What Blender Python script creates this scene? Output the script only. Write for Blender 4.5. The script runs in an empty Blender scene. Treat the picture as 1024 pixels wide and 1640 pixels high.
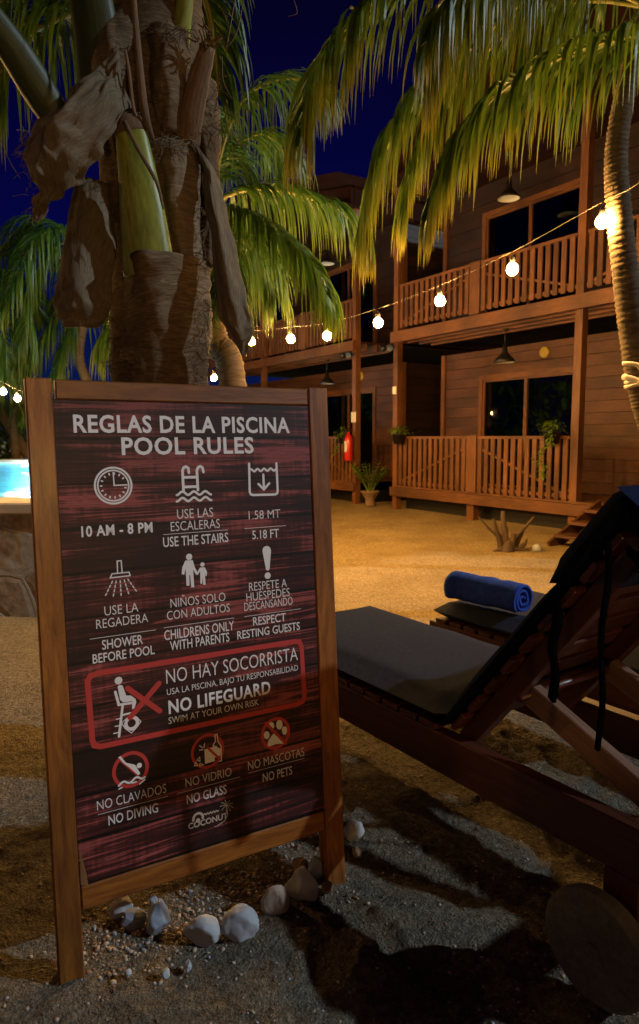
import bpy, bmesh, math, random
from mathutils import Vector, Matrix, noise
R = math.radians
SC = bpy.context.scene
COL = SC.collection

# ------------------------------------------------------------------ camera
CAM_H, F, PITCH, ROLL = 1.25, 1093.0, .1105, -.004      # height, focal length in pixels of the 1024 px wide photo
cam = bpy.data.cameras.new("camera"); camo = bpy.data.objects.new("camera", cam); COL.objects.link(camo)
cam.sensor_fit = 'HORIZONTAL'; cam.sensor_width = 36; cam.lens = 36*F/1024
cam.clip_start = .05; cam.clip_end = 500
camo.matrix_world = Matrix.Translation((0, 0, CAM_H)) @ Matrix.Rotation(math.pi/2-PITCH, 4, 'X') @ Matrix.Rotation(ROLL, 4, 'Z')
cam.dof.use_dof = True; cam.dof.focus_distance = 1.75; cam.dof.aperture_fstop = 12.0
SC.camera = camo
SC.render.engine = 'CYCLES'
SC.cycles.max_bounces = 6; SC.cycles.transparent_max_bounces = 12
SC.cycles.sample_clamp_indirect = 4; SC.cycles.caustics_reflective = False; SC.cycles.caustics_refractive = False
SC.view_settings.view_transform = 'Standard'; SC.view_settings.look = 'None'
SC.view_settings.exposure = 0; SC.view_settings.gamma = 1

# ------------------------------------------------------------------ night sky and moon
wd = bpy.data.worlds.new("World"); SC.world = wd; wd.use_nodes = True
nt = wd.node_tree; bg = nt.nodes['Background']
tc = nt.nodes.new('ShaderNodeTexCoord'); sx = nt.nodes.new('ShaderNodeSeparateXYZ'); rp = nt.nodes.new('ShaderNodeValToRGB')
nt.links.new(tc.outputs['Generated'], sx.inputs[0]); nt.links.new(sx.outputs['Z'], rp.inputs[0]); nt.links.new(rp.outputs[0], bg.inputs[0])
el = rp.color_ramp.elements
el[0].position = 0; el[0].color = (.0035, .014, .085, 1)
el[1].position = .75; el[1].color = (.0018, .0009, .012, 1)
e_ = el.new(.28); e_.color = (.0018, .0022, .070, 1)
e_ = el.new(.5); e_.color = (.0020, .0012, .024, 1)
bg.inputs['Strength'].default_value = .65
SUN_AZ, SUN_EL, SUN_POW = -11, 30, 1.75          # azimuth measured from +X towards +Y
sl = bpy.data.lights.new("moon", 'SUN'); so = bpy.data.objects.new("moon", sl); COL.objects.link(so)
sl.energy = SUN_POW; sl.angle = R(1.2); sl.color = (.74, .88, 1.0)
sd = Vector((math.cos(R(SUN_AZ))*math.cos(R(SUN_EL)), math.sin(R(SUN_AZ))*math.cos(R(SUN_EL)), math.sin(R(SUN_EL))))
so.rotation_euler = sd.to_track_quat('Z', 'Y').to_euler()
BULB = 1750.0                                    # emission of one string bulb
BULB_COL = (1.0, .54, .15)

# ------------------------------------------------------------------ helpers
def ray(px, py):
    cr, sr = math.cos(ROLL), math.sin(ROLL); a, b = px-512, py-820
    u = a*cr+b*sr; v = -a*sr+b*cr
    c, s = math.cos(PITCH), math.sin(PITCH)
    return Vector((u/F, c-s*v/F, -s-c*v/F))
def at(px, py, Y):
    d = ray(px, py); return Vector((0, 0, CAM_H))+d*(Y/d.y)
def gp(px, py, z=0.0):
    d = ray(px, py); return Vector((0, 0, CAM_H))+d*((z-CAM_H)/d.z)

class MB:
    def __init__(s, seed=0): s.v = []; s.f = []; s.m = []; s.g = []; s.sm = []; s.r = random.Random(seed)
    def add(s, vs, fs, gs, mi=0, smooth=False):
        o = len(s.v); s.v += [tuple(p) for p in vs]; s.g += [tuple(p) for p in gs]
        for f in fs: s.f.append([o+i for i in f]); s.m.append(mi); s.sm.append(smooth)
    def box(s, c, size, rot=None, mi=0, along=None, bev=.0):
        sx, sy, sz = [q/2 for q in size]; c = Vector(c)
        ax = along if along is not None else max(range(3), key=lambda i: size[i])
        off = Vector((s.r.random()*40, s.r.random()*40, s.r.random()*40))
        b = min(bev, sx*.8, sy*.8, sz*.8)
        vs = []; gs = []
        if b <= 0:
            loc = [Vector((x*sx, y*sy, z*sz)) for x in (-1, 1) for y in (-1, 1) for z in (-1, 1)]
            fs = [(0,1,3,2), (4,6,7,5), (0,4,5,1), (2,3,7,6), (0,2,6,4), (1,5,7,3)]
        else:
            loc = []; idx = {}
            for x in (-1, 1):
                for y in (-1, 1):
                    for z in (-1, 1):
                        for k in range(3):
                            p = [x*(sx-b), y*(sy-b), z*(sz-b)]; p[k] = (x, y, z)[k]*(sx, sy, sz)[k]
                            idx[(x, y, z, k)] = len(loc); loc.append(Vector(p))
            fs = []
            for k in range(3):
                i, j = (k+1) % 3, (k+2) % 3
                for t in (-1, 1):
                    q = []
                    for a, c2 in ((-1,-1), (1,-1), (1,1), (-1,1)):
                        e = [0,0,0]; e[k] = t; e[i] = a; e[j] = c2; q.append(idx[(*e, k)])
                    fs.append(q if t > 0 else q[::-1])
                for a in (-1, 1):
                    for c2 in (-1, 1):
                        e0 = [0,0,0]; e0[k] = -1; e0[i] = a; e0[j] = c2
                        e1 = list(e0); e1[k] = 1
                        q = [idx[(*e0, i)], idx[(*e1, i)], idx[(*e1, j)], idx[(*e0, j)]]
                        fs.append(q if a*c2 < 0 else q[::-1])
            for x in (-1, 1):
                for y in (-1, 1):
                    for z in (-1, 1):
                        q = [idx[(x, y, z, k)] for k in range(3)]; fs.append(q if x*y*z > 0 else q[::-1])
        for p in loc:
            gs.append(Vector((p[ax], p[(ax+1) % 3], p[(ax+2) % 3]))+off)
            vs.append(c+(rot @ p if rot is not None else p))
        s.add(vs, fs, gs, mi)
    def bar(s, p0, p1, w, h, up=(0, 0, 1), mi=0, bev=0.0):
        p0, p1 = Vector(p0), Vector(p1); d = (p1-p0); L = d.length; d.normalize()
        y = Vector(up).cross(d).normalized(); z = d.cross(y)
        s.box((p0+p1)/2, (L, w, h), Matrix((d, y, z)).transposed(), mi, 0, bev)
    def tube(s, pts, rad, n=8, mi=0, smooth=True, cap=True, wob=0.0, flat=1.0, flatdir=None):
        pts = [Vector(p) for p in pts]; off = s.r.random()*40
        if not isinstance(rad, (list, tuple)): rad = [rad]*len(pts)
        ref = None; vs = []; gs = []; L = 0
        for i, p in enumerate(pts):
            t = (pts[min(i+1, len(pts)-1)]-pts[max(i-1, 0)]).normalized()
            if ref is None: ref = t.orthogonal().normalized() if flatdir is None else Vector(flatdir)
            ref = (ref-t*ref.dot(t)).normalized(); b = t.cross(ref)
            if i: L += (p-pts[i-1]).length
            for k in range(n):
                a = 2*math.pi*k/n; r = rad[i]*(1+(s.r.random()-.5)*wob)
                vs.append(p+ref*(r*math.cos(a)*flat)+b*(r*math.sin(a))); gs.append((L+off, r*math.cos(a)+off, r*math.sin(a)))
        fs = [(i*n+k, i*n+(k+1) % n, (i+1)*n+(k+1) % n, (i+1)*n+k) for i in range(len(pts)-1) for k in range(n)]
        if cap: fs += [tuple(range(n))[::-1], tuple((len(pts)-1)*n+k for k in range(n))]
        s.add(vs, fs, gs, mi, smooth)
    def lathe(s, prof, c, n=16, mi=0, smooth=True, rot=None):
        c = Vector(c); vs = []; gs = []
        for r, z in prof:
            for k in range(n):
                a = 2*math.pi*k/n; p = Vector((r*math.cos(a), r*math.sin(a), z)); vs.append(c+(rot @ p if rot else p)); gs.append((z, r*math.cos(a), r*math.sin(a)))
        fs = [(i*n+k, i*n+(k+1) % n, (i+1)*n+(k+1) % n, (i+1)*n+k) for i in range(len(prof)-1) for k in range(n)]
        s.add(vs, fs, gs, mi, smooth)
    def blob(s, c, r, seed, mi=0, sub=3, rough=.18, rot=None):
        bm = bmesh.new(); bmesh.ops.create_icosphere(bm, subdivisions=sub, radius=1); rr = random.Random(seed)
        o = Vector((rr.random()*90, rr.random()*90, rr.random()*90)); vs = []; gs = []
        planes = [(Vector((rr.gauss(0, 1), rr.gauss(0, 1), rr.gauss(0, 1))).normalized(), .55+rr.random()*.28) for _ in range(9)]
        for v in bm.verts:
            p = v.co.copy()
            for nn, dd in planes:
                q = p.dot(nn)
                if q > dd: p -= nn*(q-dd)*.92
            p *= 1.12+rough*noise.noise(p*1.3+o)+rough*.4*noise.noise(p*4+o)+rough*.25*noise.noise(p*9+o)
            p = Vector((p.x*r[0], p.y*r[1], p.z*r[2])); vs.append(Vector(c)+(rot @ p if rot else p)); gs.append(p+o)
        fs = [[v.index for v in f.verts] for f in bm.faces]; bm.free(); s.add(vs, fs, gs, mi, True)
    def build(s, name, mats, parent=None, loc=None):
        me = bpy.data.meshes.new(name); me.from_pydata(s.v, [], s.f)
        if not isinstance(mats, (list, tuple)): mats = [mats]
        for m in mats: me.materials.append(m)
        me.polygons.foreach_set('material_index', s.m); me.polygons.foreach_set('use_smooth', s.sm)
        a = me.attributes.new('gr', 'FLOAT_VECTOR', 'POINT'); a.data.foreach_set('vector', [x for p in s.g for x in p])
        me.update()
        o = bpy.data.objects.new(name, me); COL.objects.link(o)
        if parent is not None: o.parent = parent
        if loc is not None: o.location = loc
        return o

def tag(o, label=None, cat=None, group=None, kind=None):
    for k, v in (('label', label), ('category', cat), ('group', group), ('kind', kind)):
        if v: o[k] = v
    return o
def empty(name, loc=(0, 0, 0), rz=0.0, label=None, cat=None, group=None):
    o = bpy.data.objects.new(name, None); COL.objects.link(o); o.location = loc; o.rotation_euler.z = rz; o.empty_display_size = .1
    return tag(o, label, cat, group)
def copy_tree(o, parent=None):
    c = o.copy(); COL.objects.link(c)
    if parent is not None: c.parent = parent
    for ch in list(o.children): copy_tree(ch, c)
    return c
def catmull(pts, n):
    P = [2*pts[0]-pts[1]]+list(pts)+[2*pts[-1]-pts[-2]]; out = []; m = len(pts)-1
    for i in range(n):
        u = i/(n-1)*m; k = min(int(u), m-1); t = u-k; a, b, c, d = P[k:k+4]
        out.append(.5*((2*b)+(c-a)*t+(2*a-5*b+4*c-d)*t*t+(3*b-3*c+d-a)*t**3))
    return out

# ------------------------------------------------------------------ materials
def mat(name):
    m = bpy.data.materials.new(name); m.use_nodes = True; n = m.node_tree
    return m, n, n.nodes['Principled BSDF'], lambda t: n.nodes.new('ShaderNode'+t), n.links.new
def ramp(nd, stops):
    e = nd.color_ramp.elements
    e[0].position, e[0].color = stops[0][0], (*stops[0][1], 1); e[1].position, e[1].color = stops[-1][0], (*stops[-1][1], 1)
    for p, c in stops[1:-1]: q = e.new(p); q.color = (*c, 1)
def grain_mat(name, stops, scale=(1.2, 22, 22), nscale=4.0, detail=6, rough=.6, bump=.25, var=.35, spec=.4, coat=0, dist=.6):
    m, n, b, N, K = mat(name)
    at_ = N('Attribute'); at_.attribute_name = 'gr'
    mp = N('Mapping'); mp.inputs['Scale'].default_value = scale; K(at_.outputs['Vector'], mp.inputs[0])
    no = N('TexNoise'); no.inputs['Scale'].default_value = nscale; no.inputs['Detail'].default_value = detail; no.inputs['Roughness'].default_value = .65; no.inputs['Distortion'].default_value = dist
    K(mp.outputs[0], no.inputs['Vector'])
    r = N('ValToRGB'); ramp(r, stops); K(no.outputs[0], r.inputs[0])
    n2 = N('TexNoise'); n2.inputs['Scale'].default_value = 1.3; n2.inputs['Detail'].default_value = 3; K(at_.outputs['Vector'], n2.inputs['Vector'])
    mr = N('MapRange'); mr.inputs[1].default_value = .3; mr.inputs[2].default_value = .7; mr.inputs[3].default_value = 1-var; mr.inputs[4].default_value = 1+var; K(n2.outputs[0], mr.inputs[0])
    mx = N('Mix'); mx.data_type = 'RGBA'; mx.blend_type = 'MULTIPLY'; mx.inputs[0].default_value = 1
    K(r.outputs[0], mx.inputs[6]); K(mr.outputs[0], mx.inputs[7]); K(mx.outputs[2], b.inputs['Base Color'])
    bu = N('Bump'); bu.inputs['Strength'].default_value = bump; bu.inputs['Distance'].default_value = .004; K(no.outputs[0], bu.inputs['Height']); K(bu.outputs[0], b.inputs['Normal'])
    b.inputs['Roughness'].default_value = rough; b.inputs['Specular IOR Level'].default_value = spec
    if coat: b.inputs['Coat Weight'].default_value = coat; b.inputs['Coat Roughness'].default_value = .25
    return m
def plain(name, col, rough=.5, metal=0, spec=.5, bump=0, bscale=60, var=0.0):
    m, n, b, N, K = mat(name); b.inputs['Base Color'].default_value = (*col, 1); b.inputs['Roughness'].default_value = rough; b.inputs['Metallic'].default_value = metal; b.inputs['Specular IOR Level'].default_value = spec
    t = N('TexCoord'); no = N('TexNoise'); no.inputs['Scale'].default_value = bscale; no.inputs['Detail'].default_value = 4; K(t.outputs['Object'], no.inputs['Vector'])
    if bump:
        bu = N('Bump'); bu.inputs['Strength'].default_value = bump; bu.inputs['Distance'].default_value = .003; K(no.outputs[0], bu.inputs['Height']); K(bu.outputs[0], b.inputs['Normal'])
    if var:
        r = N('ValToRGB'); ramp(r, [(.3, tuple(c*(1-var) for c in col)), (.7, tuple(c*(1+var) for c in col))]); n3 = N('TexNoise'); n3.inputs['Scale'].default_value = bscale*.15; n3.inputs['Detail'].default_value = 6
        K(t.outputs['Object'], n3.inputs['Vector']); K(n3.outputs[0], r.inputs[0]); K(r.outputs[0], b.inputs['Base Color'])
    return m
def glow(name, col, s):
    m, n, b, N, K = mat(name); b.inputs['Base Color'].default_value = (.8, .8, .8, 1); b.inputs['Emission Color'].default_value = (*col, 1); b.inputs['Emission Strength'].default_value = s
    return m
def leaf_mat(name, dark, light, tip, trans=.35):
    m, n, b, N, K = mat(name); out = n.nodes['Material Output']
    a = N('Attribute'); a.attribute_name = 'gr'; s = N('SeparateXYZ'); K(a.outputs['Vector'], s.inputs[0])
    r1 = N('ValToRGB'); ramp(r1, [(0, dark), (1, light)]); K(s.outputs['Z'], r1.inputs[0])
    r2 = N('ValToRGB'); ramp(r2, [(.50, (0, 0, 0)), (.95, (1, 1, 1))]); K(s.outputs['X'], r2.inputs[0])
    mx = N('Mix'); mx.data_type = 'RGBA'; K(r2.outputs[0], mx.inputs[0]); K(r1.outputs[0], mx.inputs[6]); mx.inputs[7].default_value = (*tip, 1)
    K(mx.outputs[2], b.inputs['Base Color']); b.inputs['Roughness'].default_value = .42; b.inputs['Specular IOR Level'].default_value = .4
    tl = N('BsdfTranslucent'); K(mx.outputs[2], tl.inputs[0]); ms = N('MixShader'); ms.inputs[0].default_value = trans
    K(b.outputs[0], ms.inputs[1]); K(tl.outputs[0], ms.inputs[2]); K(ms.outputs[0], out.inputs[0])
    return m

M = {}
M['lodge'] = grain_mat('lodge_timber', [(.25, (.058, .020, .007)), (.5, (.130, .048, .015)), (.75, (.225, .090, .028))], rough=.55, var=.45)
M['lodge_wall'] = grain_mat('lodge_wall_boards', [(.25, (.038, .013, .005)), (.5, (.080, .029, .011)), (.75, (.130, .051, .018))], rough=.6, var=.45)
M['lodge_dimmed'] = grain_mat('lodge_timber_dimmed', [(.25, (.013, .005, .003)), (.75, (.036, .014, .006))], rough=.6, var=.4)  # timber darkened so the upper storey's dimness sits in its colour
M['frame'] = grain_mat('varnished_frame', [(.22, (.045, .012, .002)), (.45, (.165, .050, .006)), (.75, (.30, .108, .013))], scale=(1.6, 13, 13), rough=.5, coat=.25, var=.4, bump=.35)
M['lounger'] = grain_mat('mahogany', [(.25, (.030, .008, .005)), (.75, (.10, .028, .014))], rough=.42, coat=.15, var=.35)
M['prop_wood'] = grain_mat('moonlit_prop_wood', [(.25, (.075, .038, .022)), (.75, (.19, .105, .065))], rough=.6, var=.35)  # paler than the mahogany: moonlight on the prop put into its colour
M['grey_wood'] = grain_mat('weathered_wheel_wood', [(.25, (.085, .078, .066)), (.75, (.19, .175, .15))], scale=(3, 14, 14), rough=.8)
M['dry_wood'] = grain_mat('dry_branch', [(.25, (.045, .028, .016)), (.75, (.115, .072, .042))], rough=.9)
M['husk'] = grain_mat('palm_husk', [(.2, (.095, .072, .044)), (.5, (.165, .130, .084)), (.8, (.25, .205, .14))], scale=(16, 75, 75), nscale=2.6, detail=10, rough=.97, bump=1.0, var=.55, spec=.05, dist=.3)
M['fibre'] = grain_mat('palm_fibre', [(.2, (.034, .023, .013)), (.5, (.115, .080, .046)), (.8, (.23, .17, .105))], scale=(38, 7, 7), nscale=3, detail=9, dist=1.1, rough=.95, bump=1.0, var=.4, spec=.1)
M['bark'] = grain_mat('palm_bark', [(.25, (.040, .027, .016)), (.5, (.105, .074, .044)), (.8, (.18, .135, .088))], scale=(26, 3, 3), nscale=2.2, rough=.9, bump=1.0, var=.3, spec=.15)
M['petiole'] = grain_mat('green_petiole', [(.25, (.085, .10, .012)), (.55, (.20, .22, .030)), (.85, (.36, .33, .09))], scale=(3, 18, 18), rough=.4, var=.3, bump=.12)
M['dry_petiole'] = grain_mat('dry_petiole', [(.25, (.06, .032, .016)), (.75, (.24, .15, .075))], scale=(1.5, 40, 40), rough=.8, bump=.7)
M['leaf'] = leaf_mat('palm_leaf', (.035, .075, .008), (.10, .16, .018), (.25, .20, .022))
M['leaf_bg'] = leaf_mat('palm_leaf_far', (.03, .08, .010), (.085, .16, .018), (.14, .16, .02))
M['leaf_small'] = leaf_mat('plant_leaf', (.10, .19, .02), (.22, .36, .05), (.28, .38, .05))
M['rachis'] = plain('rachis', (.20, .19, .03), .45)
M['white'] = plain('white_print', (.66, .645, .64), .55)
M['red'] = plain('red_print', (.42, .030, .026), .55)
M['ochre'] = plain('ochre_print', (.42, .33, .25), .55)
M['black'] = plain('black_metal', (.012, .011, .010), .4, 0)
M['enamel'] = plain('white_enamel', (.80, .77, .68), .4)
M['cushion'] = plain('grey_cushion', (.038, .042, .060), .95, spec=0, bump=.35, bscale=420, var=.12)
M['navy'] = plain('navy_cushion', (.0045, .006, .014), .95, spec=0, bump=.35, bscale=420)
M['hood'] = plain('hood_cloth', (.016, .024, .062), .95, spec=0, bump=.4, bscale=420)
M['blue'] = plain('blue_terry', (.035, .075, .36), 1.0, spec=0, bump=1.0, bscale=260, var=.2)
M['stone_pale'] = plain('pale_stone', (.38, .395, .42), .8, bump=.5, bscale=45, var=.2)
M['stone_blue'] = plain('blue_grey_stone', (.20, .235, .29), .8, bump=.5, bscale=45, var=.25)
M['stone_tan'] = plain('tan_stone', (.42, .33, .25), .85, bump=.5, bscale=45, var=.25)
M['stone_brown'] = plain('brown_stone', (.20, .12, .075), .85, bump=.5, bscale=45, var=.3)
M['rope'] = plain('white_rope', (.55, .47, .36), .9, bump=.8, bscale=120)
M['cable'] = plain('cable', (.05, .04, .026), .7)
M['terracotta'] = plain('terracotta', (.19, .115, .07), .85, bump=.3, bscale=30, var=.2)
M['extinguisher'] = plain('red_enamel', (.52, .018, .014), .3)
M['yellow'] = plain('yellow_plaque', (.42, .30, .045), .6, var=.2, bscale=50)
M['paper'] = plain('paper', (.62, .58, .50), .8)
M['bulb'] = glow('bulb_glow', BULB_COL, BULB)
M['fibre_wrap'] = grain_mat('palm_fibre_wrap', [(.2, (.075, .053, .031)), (.5, (.18, .135, .085)), (.8, (.30, .235, .155))], scale=(55, 5, 5), nscale=2.5, detail=9, dist=.8, rough=.95, bump=.9, var=.3, spec=.1)
M['petiole_dim'] = grain_mat('dull_green_petiole', [(.25, (.014, .020, .003)), (.75, (.042, .052, .008))], scale=(2, 25, 25), rough=.5, var=.3)
M['coping'] = plain('coping_stone', (.44, .36, .26), .7, bump=.3, bscale=30, var=.2)
M['poollamp'] = glow('pool_lamp_glass', (.7, .93, 1.0), 12)
def tile_material():
    m, n, b, N, K = mat('pool_tiles'); t = N('TexCoord'); br = N('TexBrick'); br.offset = 0; br.inputs['Scale'].default_value = 1; br.inputs['Brick Width'].default_value = .1; br.inputs['Row Height'].default_value = .1; br.inputs['Mortar Size'].default_value = .004
    br.inputs['Color1'].default_value = (.10, .50, .66, 1); br.inputs['Color2'].default_value = (.16, .62, .76, 1); br.inputs['Mortar'].default_value = (.6, .75, .8, 1); K(t.outputs['Object'], br.inputs['Vector']); K(br.outputs[0], b.inputs['Base Color']); b.inputs['Roughness'].default_value = .3; return m
M['tiles'] = tile_material()
def water_material():
    m, n, b, N, K = mat('pool_water'); out = n.nodes['Material Output']; t = N('TexCoord'); no = N('TexNoise'); no.inputs['Scale'].default_value = 4.5; no.inputs['Detail'].default_value = 4; K(t.outputs['Object'], no.inputs['Vector'])
    bu = N('Bump'); bu.inputs['Distance'].default_value = .06; bu.inputs['Strength'].default_value = .8; K(no.outputs[0], bu.inputs['Height'])
    tr = N('BsdfRefraction'); tr.inputs['IOR'].default_value = 1.2; tr.inputs['Color'].default_value = (.75, .95, 1, 1); t2 = N('BsdfTransparent'); t2.inputs[0].default_value = (.75, .95, 1, 1); m1 = N('MixShader'); m1.inputs[0].default_value = .6; K(t2.outputs[0], m1.inputs[1]); K(tr.outputs[0], m1.inputs[2]); K(bu.outputs[0], tr.inputs['Normal'])
    gl = N('BsdfGlossy'); gl.inputs['Roughness'].default_value = .05; K(bu.outputs[0], gl.inputs['Normal']); fr = N('Fresnel'); fr.inputs[0].default_value = 1.15; ms = N('MixShader'); K(fr.outputs[0], ms.inputs[0]); K(m1.outputs[0], ms.inputs[1]); K(gl.outputs[0], ms.inputs[2]); K(ms.outputs[0], out.inputs[0]); return m
M['water'] = water_material()
M['roof'] = grain_mat('dark_roof_timber', [(.25, (.012, .0035, .0015)), (.75, (.034, .010, .004))], rough=.9, var=.4, spec=.1)
# panel of the sign: printed plum-red planks
def panel_material():
    m, n, b, N, K = mat('printed_red_planks')
    t = N('TexCoord'); s = N('SeparateXYZ'); K(t.outputs['Object'], s.inputs[0])
    # plank index from height
    d = N('Math'); d.operation = 'DIVIDE'; K(s.outputs['Z'], d.inputs[0]); d.inputs[1].default_value = .104
    fl = N('Math'); fl.operation = 'FLOOR'; K(d.outputs[0], fl.inputs[0])
    fr = N('Math'); fr.operation = 'FRACT'; K(d.outputs[0], fr.inputs[0])
    cb = N('CombineXYZ'); K(s.outputs['X'], cb.inputs[0]); K(s.outputs['Z'], cb.inputs[2]); K(fl.outputs[0], cb.inputs[1])
    mp = N('Mapping'); mp.inputs['Scale'].default_value = (1.5, 3.7, 44); K(cb.outputs[0], mp.inputs[0])
    n1 = N('TexNoise'); n1.inputs['Scale'].default_value = 1.6; n1.inputs['Detail'].default_value = 9; n1.inputs['Roughness'].default_value = .68; n1.inputs['Distortion'].default_value = 1.4; K(mp.outputs[0], n1.inputs['Vector'])
    mp2 = N('Mapping'); mp2.inputs['Scale'].default_value = (3.0, 5.1, 6); K(cb.outputs[0], mp2.inputs[0])
    n2 = N('TexNoise'); n2.inputs['Scale'].default_value = 1.3; n2.inputs['Detail'].default_value = 4; K(mp2.outputs[0], n2.inputs['Vector'])
    mp3 = N('Mapping'); mp3.inputs['Scale'].default_value = (90, 3, 7); K(cb.outputs[0], mp3.inputs[0])
    n3 = N('TexNoise'); n3.inputs['Scale'].default_value = 1.0; n3.inputs['Detail'].default_value = 3; K(mp3.outputs[0], n3.inputs['Vector'])
    ad = N('Math'); ad.operation = 'MULTIPLY_ADD'; K(n2.outputs[0], ad.inputs[0]); ad.inputs[1].default_value = .62; K(n1.outputs[0], ad.inputs[2])
    a2 = N('Math'); a2.operation = 'MULTIPLY_ADD'; K(n3.outputs[0], a2.inputs[0]); a2.inputs[1].default_value = .16; K(ad.outputs[0], a2.inputs[2])
    r = N('ValToRGB'); ramp(r, [(.70, (.012, .004, .004)), (.90, (.038, .0075, .007)), (1.0, (.092, .013, .014)), (1.12, (.22, .050, .046))]); 
    mr = N('MapRange'); mr.inputs[1].default_value = .55; mr.inputs[2].default_value = 1.4; K(a2.outputs[0], mr.inputs[0])
    ramp2 = r.color_ramp.elements
    for e, p in zip(ramp2, (.28, .44, .58, .78)): e.position = p
    K(mr.outputs[0], r.inputs[0])
    wn = N('TexWhiteNoise'); wn.noise_dimensions = '1D'; K(fl.outputs[0], wn.inputs['W']); pm = N('MapRange'); pm.inputs[3].default_value = .75; pm.inputs[4].default_value = 1.55; K(wn.outputs[0], pm.inputs[0])
    # dark seams between planks
    sm = N('ValToRGB'); ramp(sm, [(.0, (.03, .03, .03)), (.045, (.03, .03, .03)), (.09, (1, 1, 1))]); K(fr.outputs[0], sm.inputs[0])
    mx = N('Mix'); mx.data_type = 'RGBA'; mx.blend_type = 'MULTIPLY'; mx.inputs[0].default_value = 1; K(r.outputs[0], mx.inputs[6]); K(sm.outputs[0], mx.inputs[7])
    m2 = N('Mix'); m2.data_type = 'RGBA'; m2.blend_type = 'MULTIPLY'; m2.inputs[0].default_value = 1; K(mx.outputs[2], m2.inputs[6]); K(pm.outputs[0], m2.inputs[7]); K(m2.outputs[2], b.inputs['Base Color']); b.inputs['Roughness'].default_value = .5; b.inputs['Specular IOR Level'].default_value = .35
    return m
M['panel'] = panel_material()

def sand_material():
    m, n, b, N, K = mat('sand')
    t = N('TexCoord')
    def nz(sc, det, ro=.6):
        q = N('TexNoise'); q.inputs['Scale'].default_value = sc; q.inputs['Detail'].default_value = det; q.inputs['Roughness'].default_value = ro; K(t.outputs['Object'], q.inputs['Vector']); return q
    a, c, d = nz(1.3, 6), nz(55, 5, .7), nz(230, 3, .7)
    r = N('ValToRGB'); ramp(r, [(.3, (.34, .255, .145)), (.5, (.44, .34, .195)), (.7, (.52, .41, .245))]); K(a.outputs[0], r.inputs[0])
    r2 = N('ValToRGB'); ramp(r2, [(.28, (.35, .33, .31)), (.5, (.9, .9, .9)), (.72, (1.5, 1.5, 1.5))]); K(c.outputs[0], r2.inputs[0])
    r3 = N('ValToRGB'); ramp(r3, [(.3, (.5, .5, .5)), (.6, (1.1, 1.1, 1.1))]); K(d.outputs[0], r3.inputs[0])
    mx = N('Mix'); mx.data_type = 'RGBA'; mx.blend_type = 'MULTIPLY'; mx.inputs[0].default_value = 1; K(r.outputs[0], mx.inputs[6]); K(r2.outputs[0], mx.inputs[7])
    my = N('Mix'); my.data_type = 'RGBA'; my.blend_type = 'MULTIPLY'; my.inputs[0].default_value = .8; K(mx.outputs[2], my.inputs[6]); K(r3.outputs[0], my.inputs[7]); 
    # coarse grey grit round the board and the loungers, fine yellow sand on the raked yard beyond, its lamplit brightness partly in the tint
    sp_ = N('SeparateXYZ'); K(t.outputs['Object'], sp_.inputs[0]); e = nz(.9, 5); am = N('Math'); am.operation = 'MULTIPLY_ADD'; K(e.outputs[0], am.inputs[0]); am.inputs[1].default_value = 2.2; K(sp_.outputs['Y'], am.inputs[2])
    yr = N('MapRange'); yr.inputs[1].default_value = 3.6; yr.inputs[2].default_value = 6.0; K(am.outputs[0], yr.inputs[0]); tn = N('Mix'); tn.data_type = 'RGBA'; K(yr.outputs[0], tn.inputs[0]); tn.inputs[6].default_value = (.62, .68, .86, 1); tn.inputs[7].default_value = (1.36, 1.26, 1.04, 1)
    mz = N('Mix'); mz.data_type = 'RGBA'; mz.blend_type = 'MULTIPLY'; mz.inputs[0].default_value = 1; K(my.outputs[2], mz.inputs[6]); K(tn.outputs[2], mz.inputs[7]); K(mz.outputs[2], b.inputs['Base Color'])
    v = N('TexVoronoi'); v.inputs['Scale'].default_value = 120; K(t.outputs['Object'], v.inputs['Vector'])
    s1 = N('Math'); s1.operation = 'MULTIPLY_ADD'; K(c.outputs[0], s1.inputs[0]); s1.inputs[1].default_value = 2.0; K(d.outputs[0], s1.inputs[2])
    s2 = N('Math'); s2.operation = 'MULTIPLY_ADD'; K(v.outputs['Distance'], s2.inputs[0]); s2.inputs[1].default_value = -.8; K(s1.outputs[0], s2.inputs[2])
    w3 = nz(7, 3); s3 = N('Math'); s3.operation = 'MULTIPLY_ADD'; K(w3.outputs[0], s3.inputs[0]); s3.inputs[1].default_value = 3.2; K(s2.outputs[0], s3.inputs[2]); bu = N('Bump'); bu.inputs['Strength'].default_value = 1.0; bu.inputs['Distance'].default_value = .018; K(s3.outputs[0], bu.inputs['Height']); K(bu.outputs[0], b.inputs['Normal'])
    b.inputs['Roughness'].default_value = .95; b.inputs['Specular IOR Level'].default_value = .05
    return m
M['sand'] = sand_material()

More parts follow.
